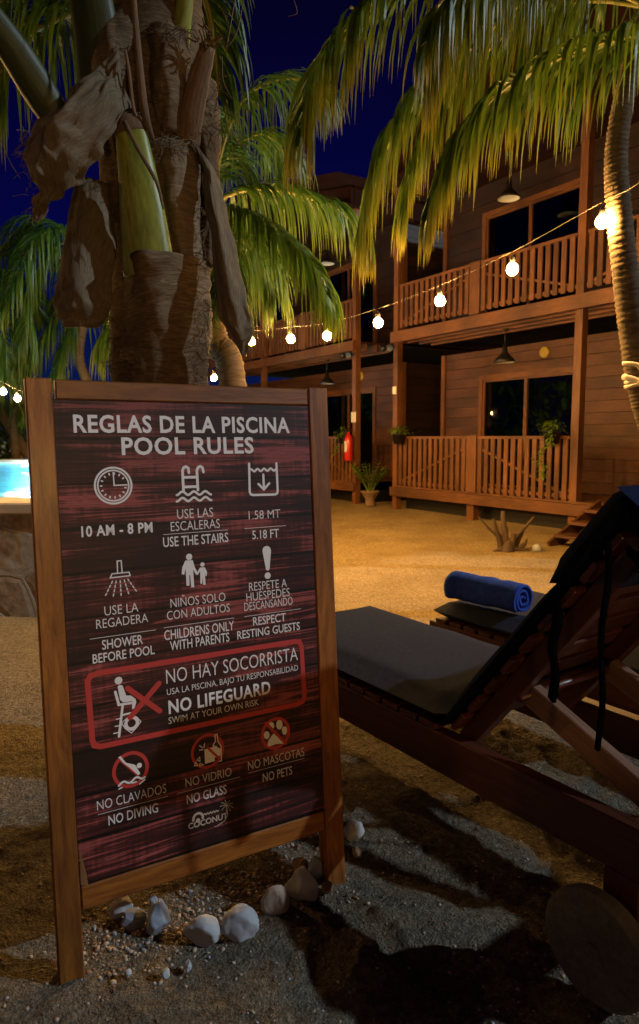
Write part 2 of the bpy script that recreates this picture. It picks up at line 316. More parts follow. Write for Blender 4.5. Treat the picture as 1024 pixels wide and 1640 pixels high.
# ------------------------------------------------------------------ ground: one sheet, finer near the camera
_fp = random.Random(8); FOOT = [(_fp.uniform(-1.3, 2.2), _fp.uniform(1.15, 4.2), _fp.uniform(-.6, 1.4), _fp.uniform(.8, 1.2)) for _ in range(46)]
def ground_height(x, y):
    p = Vector((x, y, 0)); f = 1/(1+max(0, y-3.5)*.18)
    h = .020*noise.noise(p*1.7)+.013*noise.noise(p*4.6+Vector((7, 3, 1)))+(.008*noise.noise(p*13)+.005*noise.noise(p*29)+.003*noise.noise(p*61) if y < 5 and abs(x) < 4 else 0)
    if 1 < y < 4.6 and -1.6 < x < 2.6:
        for fx, fy, fa, fs in FOOT:
            dx, dy = x-fx, y-fy
            if abs(dx) < .2 and abs(dy) < .2:
                a = (dx*math.cos(fa)+dy*math.sin(fa))/(.055*fs); c = (dy*math.cos(fa)-dx*math.sin(fa))/(.13*fs); r2 = a*a+c*c
                if r2 < 3: h += -.014*math.exp(-r2*r2*1.2)+.007*math.exp(-(r2-1.35)**2*5)
    return h*f-.012
def axis(lo, a, b, hi, st):
    n = int((b-a)/st); mid = [a+(b-a)*i/n for i in range(n+1)]; out = list(mid); q = st; x = b
    while x < hi: q *= 1.14; x += q; out.append(x)
    q = st; x = a; pre = []
    while x > lo: q *= 1.14; x -= q; pre.append(x)
    return pre[::-1]+out
gx, gy = axis(-150, -1.5, 2.0, 150, .0105), axis(-60, .9, 3.2, 220, .0105)
g = MB()
g.v = [(x, y, ground_height(x, y)) for y in gy for x in gx]; g.g = [(0, 0, 0)]*len(g.v); nx = len(gx)
g.f = [(j*nx+i, j*nx+i+1, (j+1)*nx+i+1, (j+1)*nx+i) for j in range(len(gy)-1) for i in range(nx-1)]
g.m = [0]*len(g.f); g.sm = [True]*len(g.f)
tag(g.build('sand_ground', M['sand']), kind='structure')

# loose gravel: far too many to count
gv = MB(5); rg = random.Random(11)
ico = []
bm = bmesh.new(); bmesh.ops.create_icosphere(bm, subdivisions=1, radius=1); icv = [v.co.copy() for v in bm.verts]; icf = [[v.index for v in f.verts] for f in bm.faces]; bm.free()
def pebble(x, y, r, mi):
    sc = Vector((r*rg.uniform(.7, 1.3), r*rg.uniform(.7, 1.3), r*rg.uniform(.45, .8))); rot = Matrix.Rotation(rg.random()*6.3, 3, 'Z') @ Matrix.Rotation(rg.uniform(-.5, .5), 3, 'X')
    c = Vector((x, y, ground_height(x, y)+sc.z*.35))
    gv.add([c+rot @ Vector((v.x*sc.x*rg.uniform(.8, 1.2), v.y*sc.y, v.z*sc.z)) for v in icv], icf, [(x*9, y*9, rg.random())]*12, mi, r > .004)
for i in range(1300):                                # rubble heaped under the board
    t = rg.random(); off_ = rg.gauss(.10, .07); p = Vector((-.53+.60*t, 1.46+.34*t, 0))+Vector((-.49, .87, 0))*off_
    pebble(p.x+rg.gauss(0, .03), p.y, rg.choice((.002, .0025, .003, .003, .004, .005, .007)), rg.choice((2, 1, 3, 2, 3, 3, 2)))
for i in range(3000):
    y = rg.uniform(1.0, 3.2)**1.0; x = rg.uniform(-.75, .75)*y*.8+.05
    pebble(x, y, rg.choice((.0018, .002, .0025, .003, .004, .005)), rg.choice((0, 2, 2, 2, 3, 3)))
tag(gv.build('gravel', [M['stone_pale'], M['stone_blue'], M['stone_tan'], M['stone_brown']]), kind='stuff')

# ------------------------------------------------------------------ stones round the foot of the sign
STONES = [  # px, py (middle), width and height in px, material, label
 (192, 1450, 32, 32, 'stone_pale', 'small bluish stone half hidden under the lower rail beside the left post'),
 (212, 1468, 36, 32, 'stone_blue', 'dark blue-grey stone, second from the left post of the board'),
 (252, 1468, 42, 48, 'stone_blue', 'rounded grey-blue stone standing upright, third from the left post'),
 (245, 1440, 16, 18, 'stone_blue', 'tiny grey stone tucked behind the upright grey-blue stone'),
 (323, 1489, 56, 44, 'stone_pale', 'wide flat-topped pale stone in front of the board'),
 (382, 1480, 54, 54, 'stone_pale', 'largest whitish stone with a dark pit, in front of the board'),
 (440, 1440, 40, 48, 'stone_tan', 'beige pointed stone before the lower rail'),
 (481, 1418, 52, 50, 'stone_pale', 'big slanted grey stone next to the beige pointed one'),
 (508, 1384, 30, 42, 'stone_blue', 'blue-grey stone leaning against the right post'),
 (479, 1384, 28, 28, 'stone_brown', 'brown stone behind the big slanted grey stone'),
 (569, 1329, 32, 28, 'stone_pale', 'smooth white oval stone lying beyond the right post'),
 (571, 1364, 20, 18, 'stone_brown', 'small reddish stone outside the right post'),
 (524, 1420, 18, 16, 'stone_brown', 'tiny reddish stone in front of the right post'),
 (301, 1545, 13, 17, 'stone_pale', 'thumb sized white pebble standing on the sand before the board'),
 (264, 1558, 16, 15, 'stone_pale', 'small chipped white pebble lying before the board'),
 (205, 1560, 13, 11, 'stone_pale', 'small flat white pebble near the foot of the left post')]
for i, (px, py, w, h, mt, lb) in enumerate(STONES):
    c = gp(px, py+h*.42); k = c.y/F; s = MB(i)
    s.blob((0, 0, 0), (w*k*.56, w*k*.48, h*k*.56), 40+i*3, 0, 4, .16, Matrix.Rotation(i*1.3, 3, 'Z') if w < 30 else None)
    tag(s.build('stone' if w > 17 else 'pebble', M[mt], None, (c.x, c.y+w*k*.3, max(.004, h*k*.40-.014))), lb, 'stone', 'stones round the foot of the sign')

# ------------------------------------------------------------------ the sign
SU, SV = Vector((.86939327, .49411377, -.00263195)), Vector((-.03488097, .06668457, .99716422))
SN = SU.cross(SV)                                    # faces the camera
SU.normalize(); SV = (SV-SU*SV.dot(SU)).normalized(); SN = SU.cross(SV)
SO = Vector((-.60261777, 1.43908171, 0))
sign = empty('pool_rules_sign', SO, 0, 'tall wooden frame board with a plum red poster of pool rules', 'sign')
sign.rotation_euler = Matrix((SU, -SN, SV)).transposed().to_euler()   # local x = along, y = into the board, z = up
def sp(u, v, d=0): return (u, d, v)
def frame_piece(name, u0, u1, v0, v1, d0, d1, seed, m='frame'):
    b = MB(seed); b.box(((u0+u1)/2, (d0+d1)/2, (v0+v1)/2), (u1-u0, d1-d0, v1-v0), None, 0, None, .003); return b.build(name, M[m], sign)
frame_piece('post', 0, .0565, -.06, 1.387, 0, .024, 1); frame_piece('post', .7155, .775, -.04, 1.389, 0, .024, 7)
frame_piece('rear_post', .003, .054, -.06, 1.372, .027, .05, 3); frame_piece('rear_post', .718, .772, -.04, 1.372, .027, .05, 4)
frame_piece('top_rail', .0632, .7135, 1.340, 1.385, .001, .023, 5); frame_piece('bottom_rail', .0585, .7135, .152, .208, .001, .023, 11)
frame_piece('backing_board', .0575, .7145, .209, 1.339, .0165, .026, 8, 'lounger')
pb = MB(9); pb.box(((.0580+.7140)/2, 0, .774), (.656, .004, 1.129), None, 0, 0)
panel = pb.build('poster', M['panel'], sign, (0, .0065, 0))
TEXTS=[
 ('REGLAS DE LA PISCINA',0.0984,1.2660,0.6551,0.0387,'b'),
 ('POOL RULES',0.2050,1.2130,0.5469,0.0394,'b'),
 ('10 AM - 8 PM',0.1033,1.0244,0.2697,0.0235,'b'),
 ('USE LAS',0.3326,1.0524,0.4267,0.0231,'l'),
 ('ESCALERAS',0.3149,1.0227,0.4434,0.0230,'l'),
 ('USE THE STAIRS',0.2939,0.9852,0.4648,0.0236,'s'),
 ('1.58 MT',0.5246,1.0390,0.6165,0.0221,'l'),
 ('5.18 FT',0.5321,0.9866,0.6098,0.0222,'s'),
 ('USE LA',0.1456,0.8349,0.2254,0.0220,'l'),
 ('REGADERA',0.1253,0.8064,0.2478,0.0214,'l'),
 ('SHOWER',0.1360,0.7556,0.2325,0.0220,'s'),
 ('BEFORE POOL',0.1131,0.7262,0.2597,0.0213,'s'),
 ('NIÑOS SOLO',0.3048,0.8338,0.4495,0.0224,'l'),
 ('CON ADULTOS',0.2945,0.8046,0.4601,0.0216,'l'),
 ('CHILDRENS ONLY',0.2852,0.7555,0.4697,0.0238,'s'),
 ('WITH PARENTS',0.2985,0.7276,0.4554,0.0232,'s'),
 ('RESPETE A',0.5166,0.8509,0.6272,0.0222,'l'),
 ('HUÉSPEDES',0.5079,0.8248,0.6348,0.0222,'l'),
 ('DESCANSANDO',0.5009,0.8005,0.6426,0.0214,'l'),
 ('RESPECT',0.5237,0.7588,0.6200,0.0216,'s'),
 ('RESTING GUESTS',0.4775,0.7291,0.6616,0.0213,'s'),
 ('NO HAY SOCORRISTA',0.2849,0.6470,0.6516,0.0354,'l'),
 ('USA LA PISCINA, BAJO TU RESPONSABILIDAD',0.2850,0.6186,0.6511,0.0152,'l'),
 ('NO LIFEGUARD',0.2872,0.5718,0.5659,0.0315,'b'),
 ('SWIM AT YOUR OWN RISK',0.2858,0.5458,0.5297,0.0167,'l'),
 ('NO CLAVADOS',0.1051,0.3771,0.2714,0.0228,'l'),
 ('NO DIVING',0.1293,0.3348,0.2488,0.0227,'s'),
 ('NO VIDRIO',0.3209,0.3769,0.4444,0.0221,'l'),
 ('NO GLASS',0.3219,0.3338,0.4293,0.0229,'s'),
 ('NO MASCOTAS',0.4915,0.3789,0.6593,0.0232,'l'),
 ('NO PETS',0.5319,0.3371,0.6203,0.0224,'s'),
 ('COCONUT',0.3224,0.2688,0.4286,0.0143,'o'),
]
RULES=[
 (0.2955,0.4646,1.0160),
 (0.5111,0.6322,1.0161),
 (0.1089,0.2655,0.7846),
 (0.2846,0.4712,0.7867),
 (0.5002,0.6673,0.7861),
 (0.1059,0.2755,0.3672),
 (0.2993,0.4678,0.3674),
 (0.4911,0.6609,0.3716),
]
ICONS=[
 ('clock_icon','r',[(0.1815,1.1403)],(0.0425,0.0046,0,360),'w'),
 ('clock_icon','r',[(0.1815,1.1403)],(0.036,0.0037,0,360),'w'),
 ('clock_icon','s',[(0.2081,1.1346),(0.211,1.134)],0.0035,'w'),
 ('clock_icon','s',[(0.2033,1.1245),(0.2057,1.1225)],0.0035,'w'),
 ('clock_icon','s',[(0.1948,1.1171),(0.1962,1.1143)],0.0035,'w'),
 ('clock_icon','s',[(0.1839,1.1137),(0.1842,1.1105)],0.0034,'w'),
 ('clock_icon','s',[(0.1728,1.115),(0.1718,1.112)],0.0034,'w'),
 ('clock_icon','s',[(0.1632,1.1206),(0.1612,1.1182)],0.0034,'w'),
 ('clock_icon','s',[(0.1568,1.1296),(0.1541,1.1283)],0.0034,'w'),
 ('clock_icon','s',[(0.1546,1.1403),(0.1518,1.1403)],0.0034,'w'),
 ('clock_icon','s',[(0.1571,1.1511),(0.1545,1.1523)],0.0034,'w'),
 ('clock_icon','s',[(0.1638,1.16),(0.1619,1.1623)],0.0034,'w'),
 ('clock_icon','s',[(0.1736,1.1655),(0.1727,1.1686)],0.0034,'w'),
 ('clock_icon','s',[(0.1848,1.1667),(0.1851,1.1699)],0.0034,'w'),
 ('clock_icon','s',[(0.1955,1.1634),(0.197,1.1662)],0.0035,'w'),
 ('clock_icon','s',[(0.2038,1.156),(0.2063,1.1579)],0.0035,'w'),
 ('clock_icon','s',[(0.1824,1.1712),(0.1833,1.1402)],0.003,'w'),
 ('clock_icon','s',[(0.1827,1.1407),(0.2135,1.141)],0.003,'w'),
 ('ladder_icon','s',[(0.3517,1.1214),(0.3517,1.1712),(0.3548,1.1785),(0.3608,1.181),(0.3665,1.1775),(0.3677,1.1658)],0.0068,'w'),
 ('ladder_icon','s',[(0.3892,1.1216),(0.3888,1.171),(0.3923,1.1782),(0.3984,1.1808),(0.4039,1.1773),(0.4059,1.1665)],0.0069,'w'),
 ('ladder_icon','s',[(0.3547,1.1545),(0.388,1.1542)],0.0068,'w'),
 ('ladder_icon','s',[(0.3549,1.1306),(0.3875,1.1304)],0.0068,'w'),
 ('ladder_icon','s',[(0.334,1.1112),(0.3377,1.1123),(0.3415,1.1153),(0.3453,1.1183),(0.349,1.1194),(0.3526,1.1181),(0.3562,1.115),(0.3597,1.1118),(0.3633,1.1105),(0.3671,1.1116),(0.3709,1.1146),(0.3748,1.1176),(0.3786,1.1188),(0.3822,1.1174),(0.3858,1.1143),(0.3894,1.1111),(0.3931,1.1097),(0.3969,1.1109),(0.4008,1.1139),(0.4048,1.117),(0.4086,1.1181),(0.4123,1.1168),(0.416,1.1136),(0.4197,1.1104),(0.4234,1.109)],0.0057,'w'),
 ('ladder_icon','s',[(0.3333,1.0953),(0.337,1.0965),(0.3408,1.0995),(0.3446,1.1026),(0.3484,1.1038),(0.352,1.1025),(0.3556,1.0994),(0.3591,1.0963),(0.3628,1.095),(0.3666,1.0962),(0.3705,1.0993),(0.3744,1.1023),(0.3782,1.1036),(0.3819,1.1022),(0.3855,1.0991),(0.3891,1.096),(0.3928,1.0947),(0.3967,1.0959),(0.4007,1.099),(0.4046,1.1021),(0.4085,1.1033),(0.4123,1.102),(0.4159,1.0989),(0.4196,1.0957),(0.4234,1.0944)],0.0057,'w'),
 ('depth_icon','s',[(0.5319,1.1848),(0.5303,1.1107),(0.5327,1.105),(0.5395,1.1026),(0.6029,1.1013),(0.6097,1.1039),(0.6116,1.1103),(0.6111,1.1842)],0.0062,'w'),
 ('depth_icon','s',[(0.5342,1.1695),(0.5366,1.1704),(0.5389,1.1695),(0.5411,1.1673),(0.5433,1.1651),(0.5457,1.1643),(0.548,1.1652),(0.5505,1.1675),(0.553,1.1698),(0.5554,1.1707),(0.5577,1.1698),(0.5599,1.1675),(0.5622,1.1653),(0.5645,1.1645),(0.567,1.1655),(0.5694,1.1678),(0.5719,1.17),(0.5744,1.1709),(0.5767,1.17),(0.579,1.1678),(0.5813,1.1656),(0.5836,1.1647),(0.5861,1.1657),(0.5886,1.168),(0.5911,1.1703),(0.5935,1.1712),(0.5959,1.1703),(0.5982,1.168),(0.6005,1.1658),(0.6029,1.1649),(0.6054,1.1659),(0.6079,1.1682),(0.6104,1.1705)],0.0055,'w'),
 ('depth_icon','s',[(0.5712,1.155),(0.5716,1.1211)],0.0063,'w'),
 ('depth_icon','s',[(0.5561,1.1308),(0.5714,1.1161),(0.5877,1.1315)],0.0063,'w'),
 ('shower_icon','s',[(0.1806,0.9332),(0.1811,0.9613),(0.1905,0.9611),(0.1913,0.9334)],0.0028,'w'),
 ('shower_icon','s',[(0.1629,0.9229),(0.1677,0.932),(0.2077,0.9321),(0.2098,0.9235),(0.1629,0.9229)],0.0028,'w'),
 ('shower_icon','s',[(0.1677,0.9145),(0.1653,0.9099)],0.0028,'w'),
 ('shower_icon','s',[(0.1628,0.9054),(0.1603,0.9008)],0.0028,'w'),
 ('shower_icon','s',[(0.1578,0.8963),(0.1553,0.8918)],0.0028,'w'),
 ('shower_icon','s',[(0.1528,0.8872),(0.1503,0.8827)],0.0028,'w'),
 ('shower_icon','s',[(0.1765,0.9142),(0.1752,0.9092)],0.0028,'w'),
 ('shower_icon','s',[(0.174,0.9041),(0.1728,0.8991)],0.0028,'w'),
 ('shower_icon','s',[(0.1716,0.8941),(0.1704,0.8891)],0.0028,'w'),
 ('shower_icon','s',[(0.1692,0.8841),(0.1679,0.8791)],0.0028,'w'),
 ('shower_icon','s',[(0.1859,0.9141),(0.1859,0.9091)],0.0029,'w'),
 ('shower_icon','s',[(0.186,0.904),(0.186,0.8989)],0.0029,'w'),
 ('shower_icon','s',[(0.1861,0.8938),(0.1861,0.8888)],0.0029,'w'),
 ('shower_icon','s',[(0.1862,0.8837),(0.1862,0.8786)],0.0029,'w'),
 ('shower_icon','s',[(0.1954,0.9147),(0.1966,0.9099)],0.0029,'w'),
 ('shower_icon','s',[(0.1979,0.905),(0.1991,0.9002)],0.0029,'w'),
 ('shower_icon','s',[(0.2004,0.8953),(0.2017,0.8904)],0.0029,'w'),
 ('shower_icon','s',[(0.2029,0.8855),(0.2042,0.8806)],0.0029,'w'),
 ('shower_icon','s',[(0.204,0.9154),(0.2066,0.9111)],0.0029,'w'),
 ('shower_icon','s',[(0.2093,0.9068),(0.212,0.9024)],0.0029,'w'),
 ('shower_icon','s',[(0.2147,0.898),(0.2174,0.8937)],0.0029,'w'),
 ('shower_icon','s',[(0.2201,0.8893),(0.2228,0.8849)],0.0029,'w'),
 ('family_icon','d',[(0.3582,0.9555)],0.0082,'w'),
 ('family_icon','p',[(0.3481,0.9474),(0.3672,0.9463),(0.3715,0.9284),(0.3785,0.9135),(0.3744,0.9085),(0.367,0.922),(0.3677,0.878),(0.3596,0.8783),(0.3587,0.9094),(0.3566,0.9096),(0.3554,0.8834),(0.3478,0.8843),(0.3474,0.9273),(0.3432,0.912),(0.3368,0.915),(0.3394,0.9314)],0,'w'),
 ('family_icon','d',[(0.3919,0.9332)],0.0056,'w'),
 ('family_icon','p',[(0.3855,0.9264),(0.3979,0.9258),(0.4034,0.9134),(0.4014,0.9027),(0.3983,0.904),(0.3973,0.914),(0.3979,0.8815),(0.3915,0.8815),(0.391,0.901),(0.3888,0.8842),(0.3842,0.8857),(0.3851,0.9169),(0.3772,0.9075),(0.3749,0.9118)],0,'w'),
 ('exclamation_icon','d',[(0.5718,0.9537)],0.0122,'w'),
 ('exclamation_icon','p',[(0.5592,0.9541),(0.5846,0.9527),(0.5781,0.9049),(0.5671,0.9056)],0,'w'),
 ('exclamation_icon','d',[(0.5726,0.9055)],0.0053,'w'),
 ('exclamation_icon','d',[(0.5717,0.8867)],0.0088,'w'),
 ('warning_border','s',[(0.2876,0.701),(0.1232,0.7019),(0.1064,0.6986),(0.0986,0.6876),(0.1025,0.547),(0.1058,0.5337),(0.1209,0.5275),(0.3542,0.5267),(0.6415,0.5254),(0.6607,0.5298),(0.6668,0.5432),(0.664,0.6832),(0.6583,0.6954),(0.6431,0.6992),(0.2876,0.701)],0.0131,'r'),
 ('lifeguard_icon','d',[(0.1697,0.6761)],0.0091,'w'),
 ('lifeguard_icon','p',[(0.1666,0.6617),(0.1716,0.6658),(0.1788,0.662),(0.1858,0.6368),(0.1971,0.6347),(0.2073,0.6252),(0.209,0.616),(0.2042,0.603),(0.1978,0.6005),(0.1991,0.6207),(0.178,0.6218),(0.171,0.6291)],0,'w'),
 ('lifeguard_icon','s',[(0.1607,0.6503),(0.1675,0.6183)],0.0064,'w'),
 ('lifeguard_icon','s',[(0.1665,0.6178),(0.1962,0.6167)],0.0059,'w'),
 ('lifeguard_icon','s',[(0.1764,0.6148),(0.1641,0.5421)],0.0059,'w'),
 ('lifeguard_icon','s',[(0.1752,0.5917),(0.1937,0.5925)],0.0049,'w'),
 ('lifeguard_icon','s',[(0.1602,0.5843),(0.1687,0.5845)],0.0027,'w'),
 ('lifeguard_icon','s',[(0.1565,0.5681),(0.1654,0.5677)],0.0027,'w'),
 ('lifeguard_icon','s',[(0.152,0.5518),(0.1634,0.5518)],0.0027,'w'),
 ('lifeguard_icon','r',[(0.1954,0.5676)],(0.014,0.0085,35,102),'w'),
 ('lifeguard_icon','r',[(0.1954,0.5676)],(0.014,0.0085,125,192),'w'),
 ('lifeguard_icon','r',[(0.1954,0.5676)],(0.014,0.0085,215,282),'w'),
 ('lifeguard_icon','r',[(0.1954,0.5676)],(0.014,0.0085,305,372),'w'),
 ('lifeguard_icon','s',[(0.1724,0.5705),(0.1756,0.5761),(0.1871,0.5837),(0.208,0.5804),(0.2178,0.5672),(0.2067,0.5543),(0.1937,0.5439),(0.1796,0.5576),(0.1724,0.5705)],0.002,'w'),
 ('red_cross_icon','s',[(0.1899,0.6537),(0.2648,0.5837)],0.0129,'r'),
 ('red_cross_icon','s',[(0.2661,0.6516),(0.1927,0.5826)],0.0134,'r'),
 ('no_diving_icon','r',[(0.1875,0.4558)],(0.0399,0.0086,0,360),'r'),
 ('no_diving_icon','s',[(0.1628,0.4871),(0.2031,0.4397)],0.0069,'r'),
 ('no_diving_icon','p',[(0.1598,0.492),(0.1648,0.4943),(0.1773,0.4749),(0.1982,0.4651),(0.2098,0.4412),(0.2051,0.4372),(0.1857,0.4604),(0.1722,0.4745)],0,'w'),
 ('no_diving_icon','d',[(0.2083,0.4609)],0.0064,'w'),
 ('no_diving_icon','s',[(0.1575,0.4235),(0.1615,0.4269),(0.1655,0.4299),(0.1694,0.4309),(0.1732,0.4296),(0.1769,0.4268),(0.1807,0.4246),(0.1846,0.4243),(0.1886,0.4264),(0.1927,0.4298),(0.1967,0.4328),(0.2007,0.4339),(0.2046,0.4325),(0.2084,0.4298),(0.2122,0.4275),(0.2161,0.4272),(0.2202,0.4293)],0.0049,'w'),
 ('no_diving_icon','s',[(0.1577,0.4158),(0.1649,0.4175)],0.0033,'w'),
 ('no_diving_icon','s',[(0.1889,0.4224),(0.1992,0.4229)],0.0033,'w'),
 ('no_diving_icon','s',[(0.2071,0.4156),(0.2199,0.4229)],0.0033,'w'),
 ('no_glass_icon','r',[(0.3829,0.4559)],(0.041,0.007,0,360),'r'),
 ('no_glass_icon','p',[(0.3742,0.4621),(0.3875,0.4625),(0.4013,0.4635),(0.4191,0.4535),(0.4164,0.4373),(0.3999,0.4342),(0.4013,0.4262),(0.3742,0.4247)],0,'w'),
 ('no_glass_icon','s',[(0.4077,0.4614),(0.3971,0.4662),(0.4048,0.477),(0.4038,0.4933),(0.41,0.4933),(0.411,0.4757),(0.4194,0.4598),(0.4183,0.4221),(0.4121,0.4222)],0.0025,'w'),
 ('no_glass_icon','s',[(0.3833,0.4645),(0.4124,0.4298)],0.0063,'r'),
 ('no_glass_icon','s',[(0.3623,0.4742),(0.3698,0.4676)],0.0024,'w'),
 ('no_glass_icon','s',[(0.3753,0.4774),(0.3733,0.4668)],0.0025,'w'),
 ('no_glass_icon','s',[(0.3611,0.4634),(0.3706,0.4626)],0.0024,'w'),
 ('no_glass_icon','s',[(0.3458,0.4264),(0.3498,0.4351),(0.3546,0.4253),(0.3458,0.4264)],0.0021,'w'),
 ('no_glass_icon','s',[(0.3535,0.4393),(0.3609,0.4455),(0.3611,0.4341),(0.3535,0.4393)],0.0021,'w'),
 ('no_glass_icon','s',[(0.3598,0.4223),(0.3608,0.4289),(0.3705,0.4238),(0.3598,0.4223)],0.0021,'w'),
 ('no_pets_icon','r',[(0.5752,0.4597)],(0.0395,0.0084,0,360),'r'),
 ('no_pets_icon','p',[(0.5573,0.4589),(0.5564,0.4549),(0.5544,0.4518),(0.5515,0.4501),(0.5482,0.45),(0.5449,0.4515),(0.5423,0.4545),(0.5406,0.4584),(0.5401,0.4626),(0.541,0.4666),(0.543,0.4697),(0.5459,0.4714),(0.5492,0.4715),(0.5524,0.47),(0.5551,0.4671),(0.5568,0.4631)],0,'w'),
 ('no_pets_icon','p',[(0.5722,0.4811),(0.5714,0.4774),(0.5693,0.4745),(0.5664,0.4729),(0.5631,0.4729),(0.5598,0.4744),(0.5571,0.4772),(0.5554,0.4808),(0.5549,0.4848),(0.5558,0.4885),(0.5578,0.4914),(0.5607,0.493),(0.564,0.4931),(0.5673,0.4916),(0.57,0.4888),(0.5717,0.4852)],0,'w'),
 ('no_pets_icon','p',[(0.597,0.4788),(0.596,0.4739),(0.5938,0.4701),(0.5905,0.468),(0.5868,0.4678),(0.5832,0.4696),(0.5802,0.473),(0.5784,0.4777),(0.5779,0.4829),(0.5788,0.4877),(0.5811,0.4915),(0.5843,0.4937),(0.588,0.4939),(0.5916,0.4921),(0.5946,0.4887),(0.5965,0.484)],0,'w'),
 ('no_pets_icon','p',[(0.6099,0.4602),(0.6091,0.4559),(0.6072,0.4524),(0.6045,0.4505),(0.6014,0.4503),(0.5983,0.4518),(0.5958,0.4549),(0.5943,0.4591),(0.5939,0.4637),(0.5947,0.468),(0.5966,0.4714),(0.5993,0.4734),(0.6024,0.4736),(0.6055,0.4721),(0.608,0.469),(0.6095,0.4648)],0,'w'),
 ('no_pets_icon','p',[(0.5685,0.4611),(0.5877,0.4423),(0.5992,0.4305),(0.5971,0.4273),(0.5751,0.4304),(0.5531,0.4281),(0.5494,0.4344),(0.5539,0.4461)],0,'w'),
 ('no_pets_icon','s',[(0.5482,0.4935),(0.6039,0.4257)],0.0075,'r'),
 ('logo','r',[(0.3491,0.2901)],(0.0126,0.0063,170,370),'o'),
 ('logo','d',[(0.3488,0.2849)],0.0056,'o'),
 ('logo','s',[(0.365,0.2953),(0.366,0.2965),(0.367,0.297),(0.368,0.2965),(0.3689,0.2953),(0.3698,0.2941),(0.3707,0.2935),(0.3717,0.294),(0.3728,0.2952),(0.3738,0.2965),(0.3748,0.2969),(0.3757,0.2964),(0.3767,0.2952),(0.3776,0.294),(0.3785,0.2935),(0.3795,0.294),(0.3805,0.2952),(0.3816,0.2964),(0.3826,0.2969),(0.3835,0.2964),(0.3845,0.2951),(0.3854,0.2939),(0.3863,0.2934),(0.3873,0.2939),(0.3884,0.2951),(0.3894,0.2963),(0.3904,0.2968),(0.3914,0.2963),(0.3923,0.2951),(0.3932,0.2938),(0.3942,0.2933),(0.3952,0.2938),(0.3962,0.295),(0.3973,0.2962),(0.3983,0.2967),(0.3992,0.2962),(0.4002,0.295),(0.4011,0.2937),(0.402,0.2932),(0.4031,0.2937),(0.4041,0.2949)],0.0032,'o'),
 ('logo','s',[(0.3913,0.2564),(0.4004,0.2551),(0.3994,0.2582)],0.0014,'o'),
 ('logo','s',[(0.4023,0.2574),(0.4191,0.2632),(0.4291,0.2781),(0.4271,0.2982)],0.0021,'o'),
 ('logo','s',[(0.4273,0.3016),(0.4372,0.2985),(0.4448,0.2917)],0.0018,'o'),
 ('logo','s',[(0.4273,0.3016),(0.4329,0.2949),(0.4371,0.2851)],0.0018,'o'),
 ('logo','s',[(0.4273,0.3016),(0.4261,0.2953),(0.4249,0.2857)],0.0018,'o'),
 ('logo','s',[(0.4273,0.3016),(0.4198,0.2994),(0.4138,0.2933)],0.0018,'o'),
 ('logo','s',[(0.4273,0.3016),(0.4171,0.3054),(0.409,0.3042)],0.0018,'o'),
 ('logo','s',[(0.4273,0.3016),(0.4192,0.3105),(0.4127,0.3135)],0.0018,'o'),
 ('logo','s',[(0.4273,0.3016),(0.4251,0.3122),(0.4232,0.3167)],0.0018,'o'),
 ('logo','s',[(0.4273,0.3016),(0.4321,0.3098),(0.4356,0.3125)],0.0018,'o'),
 ('logo','s',[(0.4273,0.3016),(0.4368,0.3044),(0.4442,0.3026)],0.0018,'o'),
]

FD = -.0026
dgr = bpy.context.evaluated_depsgraph_get
def lettering(txt, u0, v, u1, cap, wt):
    cu = bpy.data.curves.new('t', 'FONT'); cu.body = txt; cu.offset = {'b': .025, 's': .008, 'l': -.006, 'o': .03}[wt]; cu.resolution_u = 3
    if wt in 'b': cu.space_character = 1.08
    o = bpy.data.objects.new('t', cu); COL.objects.link(o); bpy.context.view_layer.update()
    me = bpy.data.meshes.new_from_object(o.evaluated_get(dgr())); bpy.data.objects.remove(o); bpy.data.curves.remove(cu)
    xs = [q.co.x for q in me.vertices]; x0, x1 = min(xs), max(xs)
    for q in me.vertices: q.co = (u0+(q.co.x-x0)/(x1-x0)*(u1-u0), FD, v+q.co.y/CAPH*cap)
    me.materials.clear(); me.materials.append(M['ochre' if wt == 'o' else 'white'])
    ob = bpy.data.objects.new('lettering', me); COL.objects.link(ob); ob.parent = panel
    return ob
CAPH = .70
def cap_height():
    cu = bpy.data.curves.new('t', 'FONT'); cu.body = 'H'; o = bpy.data.objects.new('t', cu); COL.objects.link(o); bpy.context.view_layer.update()
    me = bpy.data.meshes.new_from_object(o.evaluated_get(dgr())); h = max(q.co.y for q in me.vertices); bpy.data.objects.remove(o); bpy.data.curves.remove(cu); return h
CAPH = cap_height()
for t in TEXTS: lettering(*t)
for u0, u1, v in RULES:
    b = MB(); b.add([(u0, FD, v-.0006), (u1, FD, v-.0006), (u1, FD, v+.0006), (u0, FD, v+.0006)], [(0, 1, 2, 3)], [(0, 0, 0)]*4); b.build('divider_line', M['white'], panel)
